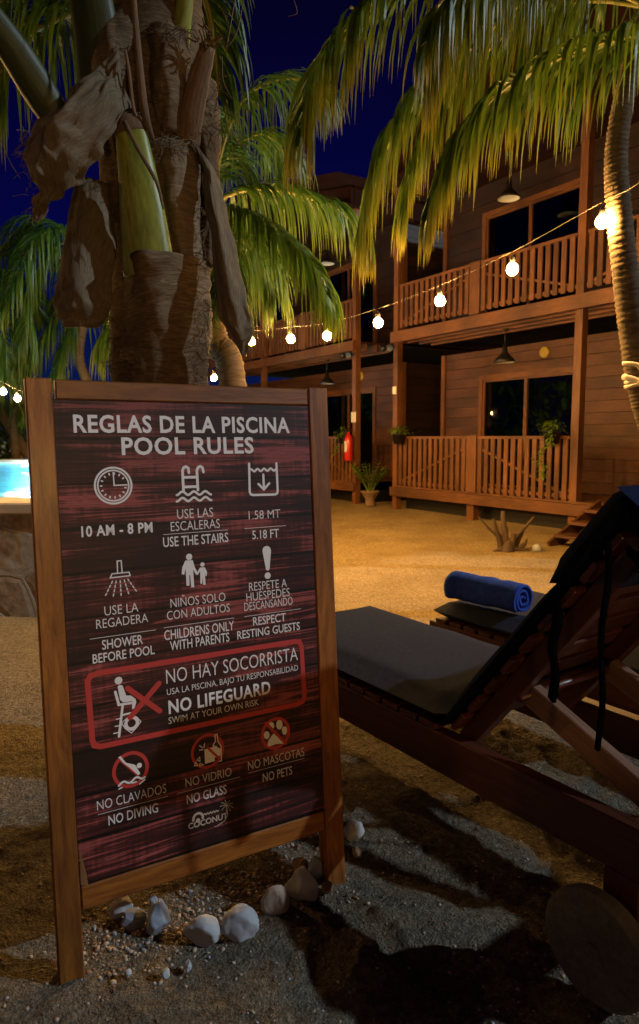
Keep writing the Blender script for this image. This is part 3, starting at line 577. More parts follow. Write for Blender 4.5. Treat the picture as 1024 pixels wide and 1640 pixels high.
def flat_stroke(b, pts, w, d, mi):
    pts = [Vector((p[0], 0, p[1])) for p in pts]; h = w/2; closed = len(pts) > 2 and (pts[0]-pts[-1]).length < 1e-5; n = len(pts)
    Lp, Rp = [], []
    for i, p in enumerate(pts):
        a = pts[i-1] if i else (pts[-2] if closed else None); c = pts[i+1] if i < n-1 else (pts[1] if closed else None)
        t1 = (p-a).normalized() if a is not None else None; t2 = (c-p).normalized() if c is not None else None
        t = ((t1 or t2)+(t2 or t1)).normalized(); nn = Vector((-t.z, 0, t.x)); k = h/max(.5, nn.dot(Vector((-(t2 or t1).z, 0, (t2 or t1).x))))
        Lp.append(p+nn*k); Rp.append(p-nn*k)
    vs = [Vector((q.x, d, q.z)) for q in Lp+Rp]; b.add(vs, [(i, i+1, n+i+1, n+i) for i in range(n-1)], [(0, 0, 0)]*(2*n), mi)
    if not closed:
        for p, q in ((pts[0], pts[1]), (pts[-1], pts[-2])):
            t = (p-q).normalized(); nn = Vector((-t.z, 0, t.x)); d2 = d-.00004
            fan = [p+nn*(h*math.cos(a))+t*(h*math.sin(a)) for a in [math.pi*k/6 for k in range(7)]]
            b.add([Vector((q2.x, d2, q2.z)) for q2 in fan], [tuple(range(7))], [(0, 0, 0)]*7, mi)
icons = {}
for k, (ic, kd, pts, w, c) in enumerate(ICONS):
    b = icons.setdefault(ic, MB()); mi = 'wro'.index(c); d = FD-(.0005 if c == 'r' else 0)-(k % 7)*.00002
    if ic in ('no_diving_icon', 'no_pets_icon', 'no_glass_icon'): d = FD-(.0005 if (c == 'r' and kd == 's' and ic != 'no_diving_icon') else (.0003 if c == 'w' else 0))-(k % 7)*.00002
    if kd == 's': flat_stroke(b, pts, w, d, mi)
    elif kd == 'p': b.add([(p[0], d, p[1]) for p in pts], [tuple(range(len(pts)))], [(0, 0, 0)]*len(pts), mi)
    elif kd == 'd': b.add([(pts[0][0]+w*math.cos(a), d, pts[0][1]+w*math.sin(a)) for a in [2*math.pi*q/24 for q in range(24)]], [tuple(range(24))], [(0, 0, 0)]*24, mi)
    else:
        r, ww, a0, a1 = w; flat_stroke(b, [(pts[0][0]+r*math.cos(-R(a0+(a1-a0)*q/36)), pts[0][1]+r*math.sin(-R(a0+(a1-a0)*q/36))) for q in range(37)], ww, d, mi)
for ic, b in icons.items(): b.build(ic if ic.endswith('border') or ic.endswith('icon') else 'coconut_emblem', [M['white'], M['red'], M['ochre']], panel)
pc = MB(); pc.add([(.0600, FD-.001, .212), (.074, FD-.012, .214), (.0705, FD-.015, .245), (.0615, FD-.002, .300), (.0600, FD-.001, .255), (.066, FD-.012, .25)], [(0, 1, 2, 5), (4, 5, 2, 3), (0, 5, 4)], [(0, 0, 0)]*6, 0, True)
pc.build('peeled_corner', M['paper'], panel)
# ------------------------------------------------------------------ the two lodges
LX, LY, LA, BAY = 3.2153, 8.6955, .5706, 3.605      # foot of the near post, facade direction, bay length
LE = Vector((-math.sin(LA), math.cos(LA), 0)); LN = Vector((math.cos(LA), math.sin(LA), 0))
D1, D2, RT1, RT2, CEIL, WD = .38, 2.985, 1.244, 3.749, 5.30, 1.15
def lw(t, w, z): return Vector((LX, LY, z))+LE*t+LN*w
HROT = LA+math.pi/2                                  # local x along the facade (away from camera), local y towards the yard
def lodge(name, t0, label, full=True):
    root = empty(name, lw(t0, 0, 0), HROT, label, 'building', 'timber lodges along the yard')
    L = 2*BAY; n = [0]
    def mb(): n[0] += 1; return MB(n[0]*7+int(t0*10))
    def bx(b, x0, x1, w0, w1, z0, z1, mi=0): b.box(((x0+x1)/2, -(w0+w1)/2, (z0+z1)/2), (x1-x0, w1-w0, z1-z0), None, mi)
    # plank walls: lapped boards
    for (z0, z1, nm) in ((D1+.03, 2.66, 'wall'), (D2+.03, CEIL, 'wall')):
        b = mb(); h = .165; z = z0
        holes = [(k*BAY+.86, k*BAY+2.66) for k in range(2)]; ztop = z0+1.76
        while z < z1-.01:
            zt = min(z+h, z1); spans = [(0, L)]
            if z < ztop: spans = [(0, holes[0][0]), (holes[0][1], holes[1][0]), (holes[1][1], L)]
            for a, c in spans: bx(b, a, c, WD+.012*((round(z*100) % 3) == 0), WD+.06, z+.006, zt)
            z += h
        bx(b, 0, L, WD+.062, WD+.09, z0, z1); b.build(nm, M['lodge_wall' if z0 < 2 else 'lodge_dimmed'], root)  # upper wall takes the darkened copy: dim light upstairs is in the colour
        b = mb(); z = z0                               # the two side walls
        while z < z1-.01:
            zt = min(z+h, z1)
            for x in (0, L-.06): bx(b, x, x+.06, WD+.092, 7, z+.006, zt)
            z += h
        bx(b, .062, L-.062, 6.9, 7, z0, z1); b.build('side_wall', M['lodge_dimmed'], root)
        for x in (-.045, L-.045):
            b = mb(); bx(b, x, x+.09, WD-.035, WD+.088, z0, z1); b.build('corner_board', M['lodge'], root)
    for k in range(2):
        for (zf, nm) in ((D1+.03, 0), (D2+.03, 1)):
            x0, x1, zt = k*BAY+.86, k*BAY+2.66, zf+1.76
            b = mb(); f = .075
            for q in ((x0-f, x0), (x1, x1+f)): bx(b, q[0], q[1], WD-.03, WD+.05, zf, zt+f)
            bx(b, x0, x1, WD-.03, WD+.05, zt, zt+f); bx(b, (x0+x1)/2-.03, (x0+x1)/2+.03, WD-.012, WD+.05, zf, zt)
            for xx in (x0, x1-.04): bx(b, xx, xx+.04, WD-.01, WD+.05, zf+.04, zt-.04)
            bx(b, x0, x1, WD-.008, WD+.052, zf, zf+.04); bx(b, x0, x1, WD-.008, WD+.052, zt-.04, zt)
            dr = b.build('sliding_door', M['lodge'], root)
            for q in ((x0+.04, (x0+x1)/2-.03), ((x0+x1)/2+.03, x1-.04)):
                b = mb(); bx(b, q[0], q[1], WD+.015, WD+.021, zf+.04, zt-.04); b.build('pane', M['glass'], dr)
            b = mb(); bx(b, x0-.3, x1+.3, WD+.7, WD+.72, zf, zt+.2); b.build('dark_curtain', M['black'], dr)
    # decks, beams, joists
    b = mb()
    for k in range(10): bx(b, 0, L, .02+k*.112, .02+k*.112+.106, D1, D1+.028)
    b.build('porch_floor', M['lodge'], root)
    b = mb(); bx(b, -.06, L+.06, -.03, .03, D1-.15, D1-.002); b.build('porch_beam', M['lodge'], root)
    b = mb(); bx(b, 0, L, .035, WD+6, D2-.03, D2); b.build('balcony_floor', M['lodge_dimmed'], root)
    b = mb(); bx(b, -.06, L+.06, -.04, .03, 2.807, 2.982); b.build('balcony_beam', M['lodge'], root)
    b = mb()
    for w in (.28, .55, .82): bx(b, 0, L, w, w+.05, 2.82, 2.953)
    b.build('joist', M['lodge'], root)
    b = mb(); bx(b, .0, L, .30, 6.8, -.02, D1-.16); b.build('underfloor_shade', M['black'], root)  # black box stands in for the deep shade under the porch
    for k in range(5):
        x = k*BAY/2; b = mb()
        if k % 2 == 0: bx(b, x-.055, x+.055, .031, .141, -.05, CEIL+.35)
        else: bx(b, x-.07, x+.07, .035, .16, -.05, D1-.003)
        b.build('post', M['lodge'], root)
    # railings
    for k in range(4):
        for (z0, z1) in ((D1+.06, RT1), (D2+.09, RT2)):
            x0, x1 = k*BAY/2+(.075 if k % 2 == 0 else .105), (k+1)*BAY/2-(.105 if k % 2 == 0 else .075)
            if full is False and z0 < 2 and k < 2: continue
            b = mb(); bx(b, x0, x1, .045, .115, z1-.04, z1); bx(b, x0, x1, .062, .102, z0, z0+.05)
            m_ = int((x1-x0)/.122)
            for i in range(m_):
                xc = x0+(i+.5)*(x1-x0)/m_; bx(b, xc-.036, xc+.036, .038, .060, z0-.03, z1-.042)
            a, c = ((x0+.1, z0+.06), (x1-.1, z1-.2)) if k % 2 == 0 else ((x0+.1, z1-.2), (x1-.1, z0+.06))
            b.bar((a[0], -.083, a[1]), (c[0], -.083, c[1]), .03, .07, (0, 1, 0))
            b.build('railing', M['lodge'], root)
    for k in (1, 3):
        for (z0, z1) in ((D1+.03, RT1), (D2+.03, RT2)):
            if full is False and z0 < 2 and k == 1: continue
            b = mb(); bx(b, k*BAY/2-.1, k*BAY/2+.1, .030, .056, z0, z1+.01); b.build('rail_post', M['lodge'], root)
    # ceiling, gable and roof
    b = mb(); bx(b, -.09, L+.09, -.30, 6.9, CEIL+.01, CEIL+.05); b.build('ceiling', M['roof'], root)
    b = mb()
    for x in (-.075, L+.015): bx(b, x, x+.06, -.02, 6.85, CEIL+.055, CEIL+.375)
    b.build('eave_board', M['roof'], root)
    b = mb(); ap, sl_ = CEIL+.36+.21*(L/2+.12), .21
    z = CEIL+.06
    b.add([(-.08, .1, z), (L+.08, .1, z), (L+.08, .1, z+.28), (L/2, .1, ap-.03), (-.08, .1, z+.28), (-.08, .04, z), (L+.08, .04, z), (L+.08, .04, z+.28), (L/2, .04, ap-.03), (-.08, .04, z+.28)],
          [(0, 4, 3, 2, 1), (5, 6, 7, 8, 9), (0, 1, 6, 5), (1, 2, 7, 6), (2, 3, 8, 7), (3, 4, 9, 8), (4, 0, 5, 9)], [(x*3, x*.7, .2) for x in range(10)]); b.build('gable', M['roof'], root)
    b = mb()
    for sgn in (1, -1):
        xe = -.12 if sgn == 1 else L+.12; ze = CEIL+.36
        vs = [(xe, .4, ze), (L/2, .4, ap), (L/2, .4, ap+.16), (xe, .4, ze+.16), (xe, -7.2, ze), (L/2, -7.2, ap), (L/2, -7.2, ap+.16), (xe, -7.2, ze+.16)]
        fs = [(0, 1, 2, 3), (7, 6, 5, 4), (3, 2, 6, 7), (1, 0, 4, 5), (0, 3, 7, 4), (1, 5, 6, 2)]
        b.add(vs, [f if sgn == 1 else f[::-1] for f in fs], [(v[0], v[1], v[2]) for v in vs])
    b.build('roof', M['roof'], root)
    return root
def glass_material():
    m, n, b, N, K = mat('window_glass'); out = n.nodes['Material Output']
    t = N('BsdfTransparent'); t.inputs[0].default_value = (.35, .36, .36, 1); gl = N('BsdfGlossy'); gl.inputs['Roughness'].default_value = .02
    fr = N('Fresnel'); fr.inputs[0].default_value = 1.55; ms = N('MixShader'); K(fr.outputs[0], ms.inputs[0]); K(t.outputs[0], ms.inputs[1]); K(gl.outputs[0], ms.inputs[2]); K(ms.outputs[0], out.inputs[0]); return m
M['glass'] = glass_material()
near = lodge('timber_lodge', -BAY, 'nearer two-storey timber lodge with stairs and a balcony over the porch', False)
far_ = lodge('timber_lodge', BAY+1.2, 'farther two-storey timber lodge with the fire extinguisher on its corner post', True)
# stairs of the near lodge (a part of it)
st = MB(77)
for k in range(3):
    st.box((BAY-1.1, .14+.27*k+.13, D1-.005-.125*k-.02), (1.2, .26, .035), None, 0, 0)
for x in (BAY-1.1-.62, BAY-1.1+.62): st.bar((x, .06, D1+.02), (x, .98, -.04), .035, .16)
st.build('stairs', M['lodge_wall'], near)
# pendant lamps (not lit)
def pendant(t, w, zb, zc, label):
    r = empty('pendant_lamp', lw(t, w, zb), 0, label, 'lamp', 'black pendant lamps of the lodges')
    b = MB(); b.lathe([(.012, .26), (.035, .26), (.04, .16), (.05, .14), (.075, .11), (.135, .05), (.165, .0), (.160, .0), (.13, .045), (.07, .10), (.0, .10)], (0, 0, 0), 20); b.build('lamp_shade', M['black'], r)
    b = MB(); b.lathe([(.0, .028), (.10, .030), (.142, .022), (.152, .004), (.156, .002), (.159, .003)], (0, 0, 0), 20); b.build('reflector', M['enamel'], r)
    b = MB(); b.tube([(0, 0, .25), (0, 0, zc-zb)], .007, 6); b.lathe([(.0, zc-zb), (.05, zc-zb), (.05, zc-zb-.03), (.0, zc-zb-.03)], (0, 0, 0), 12); b.build('cord', M['black'], r)
pendant(1.62, .5, 2.33, 2.82, 'black bell lamp over the near porch, before the glass door')
pendant(1.62, .5, 4.66, CEIL, 'black lamp with pale disc under the near balcony ceiling')
pendant(BAY+1.2+1.62, .5, 4.74, CEIL, 'black bell lamp under the far balcony ceiling')
pendant(BAY+1.2+1.62, .5, 2.33, 2.82, 'black bell lamp over the far porch beside the board top')
# round yellow plaques on the walls
for t, z, lb in ((1.42, 2.50, 'round yellow plaque on the wall above the near glass door'), (BAY+1.2+1.30, 2.50, 'round yellow plaque on the wall above the far glass door')):
    b = MB(); b.lathe([(.0, .03), (.07, .03), (.085, .018), (.085, 0)], (0, 0, 0), 20)
    o = tag(b.build('wall_plaque', M['yellow'], None, lw(t, WD-.002, z)), lb, 'plaque', 'round wall plaques'); o.rotation_euler = (-LN).to_track_quat('Z', 'Y').to_euler()
# notices and fixtures on the corner posts
def post_box(name, t, w, z, size, m, label, cat, grp=None):
    b = MB(); b.box((0, 0, 0), size, None, 0, None, .004); o = tag(b.build(name, M[m], None, lw(t, w, z)), label, cat, grp); o.rotation_euler.z = HROT; return o
TD = BAY+1.2
post_box('notice_card', TD, .022, 1.60, (.15, .012, .19), 'paper', 'white notice card on the far lodge post above the extinguisher', 'notice')
post_box('switch_box', BAY, .018, 2.02, (.09, .022, .13), 'enamel', 'small white switch box on the post of the near lodge', 'box')
for t, lb in ((BAY, 'small twin floodlight under the near balcony corner, switched off'), (TD, 'small twin floodlight under the far balcony corner, switched off')):
    r = empty('floodlight', lw(t+.02, -.06, 2.74), HROT, lb, 'lamp', 'twin floodlights at the balcony corners')
    b = MB(); b.box((0, 0, 0), (.06, .06, .09)); b.build('bracket', M['black'], r)
    for s in (-1, 1):
        b = MB(); b.lathe([(.0, -.06), (.035, -.05), (.06, .05), (.056, .05), (.0, .03)], (s*.10, .07, -.02), 12, 0, True, Matrix.Rotation(-1.9, 3, 'X') @ Matrix.Rotation(s*.4, 3, 'Y')); b.build('lamp_head', M['black'], r)
# fire extinguisher on the far lodge's corner post
r = empty('fire_extinguisher', lw(TD, -.09, .80), HROT, 'red fire extinguisher hanging on the corner post of the far lodge', 'extinguisher')
b = MB(); b.lathe([(.0, 0), (.07, .0), (.078, .02), (.078, .40), (.06, .46), (.025, .49), (.025, .53), (.0, .53)], (0, 0, 0), 18); b.build('cylinder', M['extinguisher'], r)
b = MB(); b.box((0, .0, .555), (.04, .12, .02)); b.box((0, .02, .59), (.025, .13, .014)); b.build('handle', M['black'], r)
b = MB(); b.tube([(0, .05, .545), (.06, .07, .50), (.09, .05, .38), (.088, .03, .16), (.085, .03, .1)], .012, 8); b.build('hose', M['black'], r)
b = MB(); b.add([(.0792*math.cos(a), .0792*math.sin(a), z) for z in (.16, .36) for a in [R(60+q*6) for q in range(11)]], [(i, i+1, 12+i, 11+i) for i in range(10)], [(0, 0, 0)]*22, 0, True); b.build('paper_label', M['paper'], r)

# ------------------------------------------------------------------ plants on and before the porches
def leaf_blade(b, p, d, L, w, droop, rnd, up=Vector((0, 0, 1)), seg=4):
    side = d.cross(up); side = side.normalized() if side.length > 1e-3 else Vector((1, 0, 0)); vs = []; gs = []
    for k in range(seg+1):
        t = k/seg; ww = w*(.35+1.3*t if t < .45 else 1.7*(1-t)+.03)*.6
        vs += [p-side*ww, p+side*ww]; gs += [(t, -1, rnd), (t, 1, rnd)]
        p = p+d*(L/seg); d = (d+Vector((0, 0, -droop/seg))).normalized()
    b.add(vs, [(2*k, 2*k+1, 2*k+3, 2*k+2) for k in range(seg)], gs, 0, True)
def hanging_planter(loc, seed, trail, spread, label, n=170):
    r = empty('hanging_planter', loc, HROT, label, 'plant', 'leafy planters hooked on the porch rails'); q = random.Random(seed)
    b = MB(); b.lathe([(.0, -.15), (.085, -.15), (.115, 0), (.12, 0), (.12, .015), (.105, .015), (.10, -.02), (.0, -.02)], (0, 0, 0), 14); b.build('planter_pot', M['black'], r)
    b = MB(); b.tube([(-.11, -.0, .0), (-.11, -.06, .03), (-.11, -.12, .02)], .006, 5); b.tube([(.11, -.0, .0), (.11, -.06, .03), (.11, -.12, .02)], .006, 5); b.build('hook', M['black'], r)
    b = MB()
    for i in range(n):
        a = q.random()*6.28; rr = abs(q.gauss(0, .5))*spread; h = q.uniform(.0, .16)*(1-rr/spread*.3)
        if i < n*.45 and trail > 0:
            a = q.gauss(1.6, .8); t = q.random(); p = Vector((.06*math.cos(a)+.10*math.sin(t*9+seed)*.5-.04+.1*t, .12+.04*q.random(), .03-t*trail))
        else: p = Vector((rr*math.cos(a), rr*math.sin(a), h))
        d = Vector((math.cos(a), math.sin(a), q.uniform(-.3, .9))).normalized()
        leaf_blade(b, p, d, q.uniform(.05, .10), q.uniform(.02, .035), q.uniform(.6, 1.6), q.random())
    b.build('foliage', M['leaf_small'], r)
hanging_planter(lw(.28, -.06, RT1+.05), 3, .62, .16, 'long trailing plant in a black planter at the near post end of the porch rail', 300)
hanging_planter(lw(BAY-.22, -.06, RT1+.02), 8, .0, .22, 'bushy plant in a black planter on the rail end by the switch box post', 200)
hanging_planter(lw(TD+.22, -.06, RT1+.02), 5, .40, .20, 'trailing plant on the far rail behind the fire extinguisher', 200)
pl = gp(593, 810); r = empty('potted_plant', pl, 0, 'broad leaved plant in a terracotta urn before the gap between the lodges', 'plant'); r.scale = (.8, .8, .88)
b = MB(); b.lathe([(.0, 0), (.13, 0), (.115, .06), (.10, .12), (.15, .20), (.20, .26), (.215, .28), (.215, .31), (.19, .31), (.17, .27), (.0, .26)], (0, 0, 0), 20); b.build('pot', M['terracotta'], r)
b = MB(4); q = random.Random(4)
for i in range(13):
    a = i*2.4+q.uniform(-.3, .3); d = Vector((.38*math.cos(a), .38*math.sin(a), 1)).normalized(); pts = [Vector((.05*math.cos(a), .05*math.sin(a), .26))]
    Lh = q.uniform(.45, .82)
    for k in range(8): pts.append(pts[-1]+d*Lh/8); d = (d+Vector((math.cos(a)*.07, math.sin(a)*.07, -.04))).normalized()
    b.tube(pts, .006, 4, 0)
    for k in range(3, 9):
        for s in (-1, 1):
            sd_ = Vector((-math.sin(a)*s, math.cos(a)*s, .55)).normalized(); leaf_blade(b, pts[k], sd_, q.uniform(.13, .2), .085, .9, q.random())
b.build('foliage', M['leaf_small'], r)
# dry stump in the yard
dp = gp(812, 880); b = MB(2); q = random.Random(2)
for (dx, dy, h, r0, bend) in ((-.10, .0, .36, .040, -.05), (-.02, .03, .44, .055, -.02), (.05, -.02, .20, .065, .02), (.10, .0, .38, .030, .20), (.15, .04, .26, .034, .05), (-.11, .02, .38, .020, -.20), (.0, -.05, .12, .08, .02), (.19, -.02, .14, .03, .03)):
    pts = [Vector((dx*.5, dy, -.03)), Vector((dx*.8, dy, h*.35)), Vector((dx+bend*.5, dy+.01, h*.7)), Vector((dx+bend, dy+.02, h))]
    b.tube(catmull(pts, 9), [r0*(1.1-.75*k/8) for k in range(9)], 7, 0, True, True, .3)
b.tube(catmull([Vector((-.16, -.03, -.01)), Vector((-.05, -.04, .03)), Vector((.15, -.05, .02)), Vector((.24, -.06, -.02))], 8), .03, 7, 0, True, True, .3)
tag(b.build('dry_stump', M['dry_wood'], None, dp-Vector((0, 0, .02))), 'dry forked stump sprouting from the lit sand of the yard', 'stump')
b = MB(); b.blob((0, 0, 0), (.06, .05, .045), 5); tag(b.build('stone', M['stone_pale'], None, (dp.x+.33, dp.y-.05, .02)), 'single pale stone lying beside the dry forked stump', 'stone')

# ------------------------------------------------------------------ sun loungers
def cushion_slab(b, x0, x1, y0, y1, th, fr, seed, mi=0, nx=22, ny=12, puff=.012, side=1):
    # a stuffed slab; fr maps (along, across, up) to the thing's space
    P = []; o = Vector((seed*3.1, seed*1.7, 0))
    def pt(i, j, top):
        u, v = i/nx, j/ny; x, y = x0+(x1-x0)*u, y0+(y1-y0)*v
        e = min(u*(x1-x0), (1-u)*(x1-x0), v*(y1-y0), (1-v)*(y1-y0)); rr = min(1, e/.035); k = math.sqrt(max(0, 1-(1-rr)**2))
        z = th*(.5+.5*k)+puff*k*math.sin(math.pi*u)**.5*math.sin(math.pi*v)**.5+.007*k*noise.noise(Vector((x*5, y*5, 0))+o) if top else th*(.5-.5*k)
        return fr(x, y, z)
    top = [[pt(i, j, True) for j in range(ny+1)] for i in range(nx+1)]; bot = [[pt(i, j, False) for j in range(ny+1)] for i in range(nx+1)]
    vs = [p for rw in top for p in rw]+[p for rw in bot for p in rw]; N_ = (nx+1)*(ny+1); ix = lambda i, j: i*(ny+1)+j
    fs = [(ix(i, j), ix(i+1, j), ix(i+1, j+1), ix(i, j+1)) for i in range(nx) for j in range(ny)]+[tuple(N_+q for q in (ix(i, j), ix(i, j+1), ix(i+1, j+1), ix(i+1, j))) for i in range(nx) for j in range(ny)]
    for i in range(nx): fs += [(ix(i, 0), N_+ix(i, 0), N_+ix(i+1, 0), ix(i+1, 0)), (ix(i, ny), ix(i+1, ny), N_+ix(i+1, ny), N_+ix(i, ny))]
    for j in range(ny): fs += [(ix(0, j), ix(0, j+1), N_+ix(0, j+1), N_+ix(0, j)), (ix(nx, j), N_+ix(nx, j), N_+ix(nx, j+1), ix(nx, j+1))]
    b.add(vs, fs, [(0, 0, 0)]*len(vs), mi, True)
BA = R(51.6)
def lounger(label):
    r = empty('sun_lounger', (0, 0, 0), LROT, label, 'sun lounger', 'wooden sun loungers'); W = .58; n = [20]
    def mb(): n[0] += 1; return MB(n[0])
    def on_back(x, y, z): return Vector((.014+x*math.cos(BA)-z*math.sin(BA), y, .423+x*math.sin(BA)+z*math.cos(BA)))
    for y in (.0, W-.045):
        b = mb(); b.box((-.125, y+.0225, .352), (1.87, .045, .120), None, 0, 0, .004); b.build('side_rail', M['lounger'], r)
    b = mb(); b.box((-1.045, W/2, .35), (.035, W-.094, .115), None, 0, 1); b.box((.785, W/2, .35), (.035, W-.094, .10), None, 0, 1); b.build('end_rail', M['lounger'], r)
    b = mb()
    for k in range(12): b.box((-.985+k*.0835, W/2, .4225), (.068, W, .018), None, 0, 1, .003)
    b.build('seat_slats', M['lounger'], r)
    for x in (-.98,):
        for y in (.046, W-.046-.045): b = mb(); b.box((x, y+.0225, .185), (.075, .044, .45), None, 0, 2, .003); b.build('leg', M['lounger'], r)
    for y, yw in ((-.001, -.055), (W-.044, W+.012)):
        b = mb(); b.box((.545, y+.0225, .225), (.085, .045, .135), None, 0, 2, .003); b.build('leg', M['lounger'], r)
        b = mb(); rt = Matrix.Rotation(math.pi/2, 3, 'X')
        b.lathe([(.0, -.022), (.118, -.022), (.128, -.014), (.128, .014), (.118, .022), (.0, .022)], (.519, yw+.02, .122), 40, 0, False, rt); b.lathe([(.0, .028), (.018, .028), (.018, -.028), (.0, -.028)], (.519, yw+.02, .122), 12, 0, False, rt)
        b.build('wheel', M['grey_wood'], r)
    bk = mb()
    RB = Matrix((on_back(1, 0, 0)-on_back(0, 0, 0), Vector((0, 1, 0)), on_back(0, 0, 1)-on_back(0, 0, 0))).transposed()
    for y in (.05, W-.05-.042): bk.box(on_back(.365, y+.021, -.034), (.76, .042, .05), RB, 0, 0, .003)
    bk.build('backrest_frame', M['lounger'], r)
    sl = mb()
    for k in range(9): sl.box(on_back(.05+k*.088, W/2, .0), (.062, W-.02, .018), RB, 0, 1, .003)
    sl.build('backrest_slats', M['lounger'], r)
    for y in (.008+.087, W-.095-.035):
        b = mb(); b.bar(on_back(.24, y+.0175, -.062), Vector((.65, y+.0175, .385)), .034, .062, (0, 0, 1), 0, .003); b.build('prop', M['prop_wood'], r)
    b = mb(); b.tube([on_back(.24, .06, -.062), on_back(.24, W-.06, -.062)], .012, 8); b.build('prop_bar', M['lounger'], r)
    b = mb(); cushion_slab(b, -1.03, .015, -.005, W+.005, .068, lambda x, y, z: Vector((x, y, .432+z)), 1); cs = b.build('seat_cushion', M['cushion'], r)
    b = mb(); cushion_slab(b, -.01, .592, -.005, W+.005, .040, lambda x, y, z: on_back(x, y, .010+z), 2, 0, 22, 12, .016); b.build('back_cushion', M['navy'], r)
    b = mb(); cushion_slab(b, .586, .86, -.012, W+.012, .068, lambda x, y, z: on_back(x, y, .010+z), 3, 0, 16, 12, .018); b.build('head_cushion', M['navy'], r)
    # the hood of the cushion hangs over the back of the frame
    b = mb(); cushion_slab(b, .70, .865, -.008, W+.008, .022, lambda x, y, z: on_back(x+.0, y, -.085-.03*math.sin((x-.70)*6)+z), 4, 0, 10, 12, .004)
    cushion_slab(b, -.11, .07, -.004, W+.004, .03, lambda x, y, z: on_back(.865-z+.015*math.cos(x*9), y, x), 5, 0, 10, 12, .006); b.build('cushion_hood', M['hood'], r)
    for y0, ln, wd, rr_ in ((-.012, .24, .052, .57), (-.016, .47, .018, .77)):
        b = mb(); p = on_back(rr_, y0, .005); pts = [p+Vector((.004*math.sin(k*1.1), .004*math.sin(k*.9), -ln*k/10)) for k in range(11)]; vs = []
        for k, q in enumerate(pts):
            a = k*.28*(1 if wd < .025 else .1); s = Vector((math.cos(a)*.8, -math.cos(a)*.6+.0, 0)).normalized()*wd*(1-.3*(k/10)); e = Vector((.003, .003, 0))
            vs += [q-s/2-e, q+s/2-e, q+s/2+e, q-s/2+e]
        b.add(vs, [(4*k+i, 4*k+(i+1) % 4, 4*k+4+(i+1) % 4, 4*k+4+i) for k in range(10) for i in range(4)]+[(0, 1, 2, 3), (43, 42, 41, 40)], [(0, 0, 0)]*44, 0); b.build('strap', M['navy'], r)
    return r
LROT = R(-55)
e_l, n_l = Vector((math.cos(LROT), math.sin(LROT), 0)), Vector((-math.sin(LROT), math.cos(LROT), 0))
L1 = Vector((.345, 1.843, 0))
lg = lounger('wooden sun lounger nearest the board, grey seat cushion bare'); lg.location = L1
l2 = copy_tree(lg); l2.location = Vector((1.107, 2.181, 0)); l2['label'] = 'second sun lounger behind, with a rolled blue towel on its cushion'
# rolled towel
def towel():
    b = MB(3); n = 18; turns = 2.6; m = 60; vs = []; Lh = .37
    for i in range(n+1):
        for k in range(m+1):
            a = turns*2*math.pi*k/m; rr = .012+.064*k/m+.007*noise.noise(Vector((i*.35, k*.22, 0))); x = (i/n-.5)*Lh*(1-.06*(1-k/m)+.07*noise.noise(Vector((0, k*.17, 4))))
            sag = 1-.08*(math.sin(a) < 0)
            vs.append(Vector((x, rr*math.cos(a), rr*math.sin(a)*sag+.004*noise.noise(Vector((i*.4, a, 2))))))
    fs = [(i*(m+1)+k, i*(m+1)+k+1, (i+1)*(m+1)+k+1, (i+1)*(m+1)+k) for i in range(n) for k in range(m)]
    b.add(vs, fs, [(0, 0, 0)]*len(vs), 0, True)
    o = b.build('rolled_towel', M['blue']); s = o.modifiers.new('thick', 'SOLIDIFY'); s.thickness = .011; s.offset = -1
    return tag(o, 'rolled royal blue towel lying on the second lounger', 'towel')
tw = towel(); ta, tb = gp(742, 968, .51), gp(834, 990, .51); tw.location = (ta+tb)/2+Vector((0, .05, .0)); tw.location.z = .578; tw.rotation_euler.z = math.atan2(tb.y-ta.y, tb.x-ta.x)
# ------------------------------------------------------------------ palms
UP = Vector((0, 0, 1))
def frond(parent, pts, Lf, n, droop, seed, w=.030, m='leaf', start=.1, rr=.016, profile=None, spread=1.0, name='frond', out=.25):
    q = random.Random(seed); b = MB(seed); P = catmull([Vector(p) for p in pts], 40); side0 = None
    b.tube(P, [rr*(1-.85*i/39)+.002 for i in range(40)], 6, 1)
    for i in range(n):
        t = start+(1-start)*(i+.5)/n; k = min(38, int(t*39)); fr = t*39-k; p = P[k].lerp(P[k+1], fr); tan = (P[k+1]-P[k]).normalized()
        side = tan.cross(UP)
        if side.length < .15: side = side0 or Vector((1, 0, 0))
        side.normalize(); side0 = side
        nrm = side.cross(tan).normalized()
        L0 = Lf*(.50+.5*math.sin(math.pi*min(1, .18+t*.75)))*(1 if t < .85 else 1-(t-.85)*2.6)
        for s in (-1, 1):
            a = R(38+30*t*t+q.gauss(0, 5)); L = L0*(q.uniform(.82, 1.12) if q.random() > .07 else q.uniform(.25, .7))
            if q.random() < .04: continue
            d = (side*s*math.cos(a)*spread+tan*math.sin(a)+nrm*q.uniform(.0, .35)).normalized(); c = p+side*s*.004; seg = 6; vs = []; gs = []; rn = q.random()
            tw = q.uniform(-.45, .45); dr = droop*q.uniform(.75, 1.25); ww0 = w*q.uniform(.8, 1.15)
            for j in range(seg+1):
                u = j/seg; wd_ = (tan-d*tan.dot(d)); wd_ = wd_.normalized() if wd_.length > .05 else side
                wd_ = (wd_*math.cos(tw)+d.cross(wd_)*math.sin(tw)).normalized(); ww = ww0*(.45+1.1*u if u < .35 else .84*(1-u)/.65+.02)*.62
                vs += [c-wd_*ww, c+wd_*ww]; gs += [(u*.6+.4*u*t, -1, rn), (u*.6+.4*u*t, 1, rn)]
                c = c+d*(L/seg); d = (d-UP*(dr*(.6+.8*u)/seg*2.2)).normalized()
            b.add(vs, [(2*j, 2*j+1, 2*j+3, 2*j+2) for j in range(seg)], gs, 0, False)
    return b.build(name, [M[m], M['rachis']], parent)
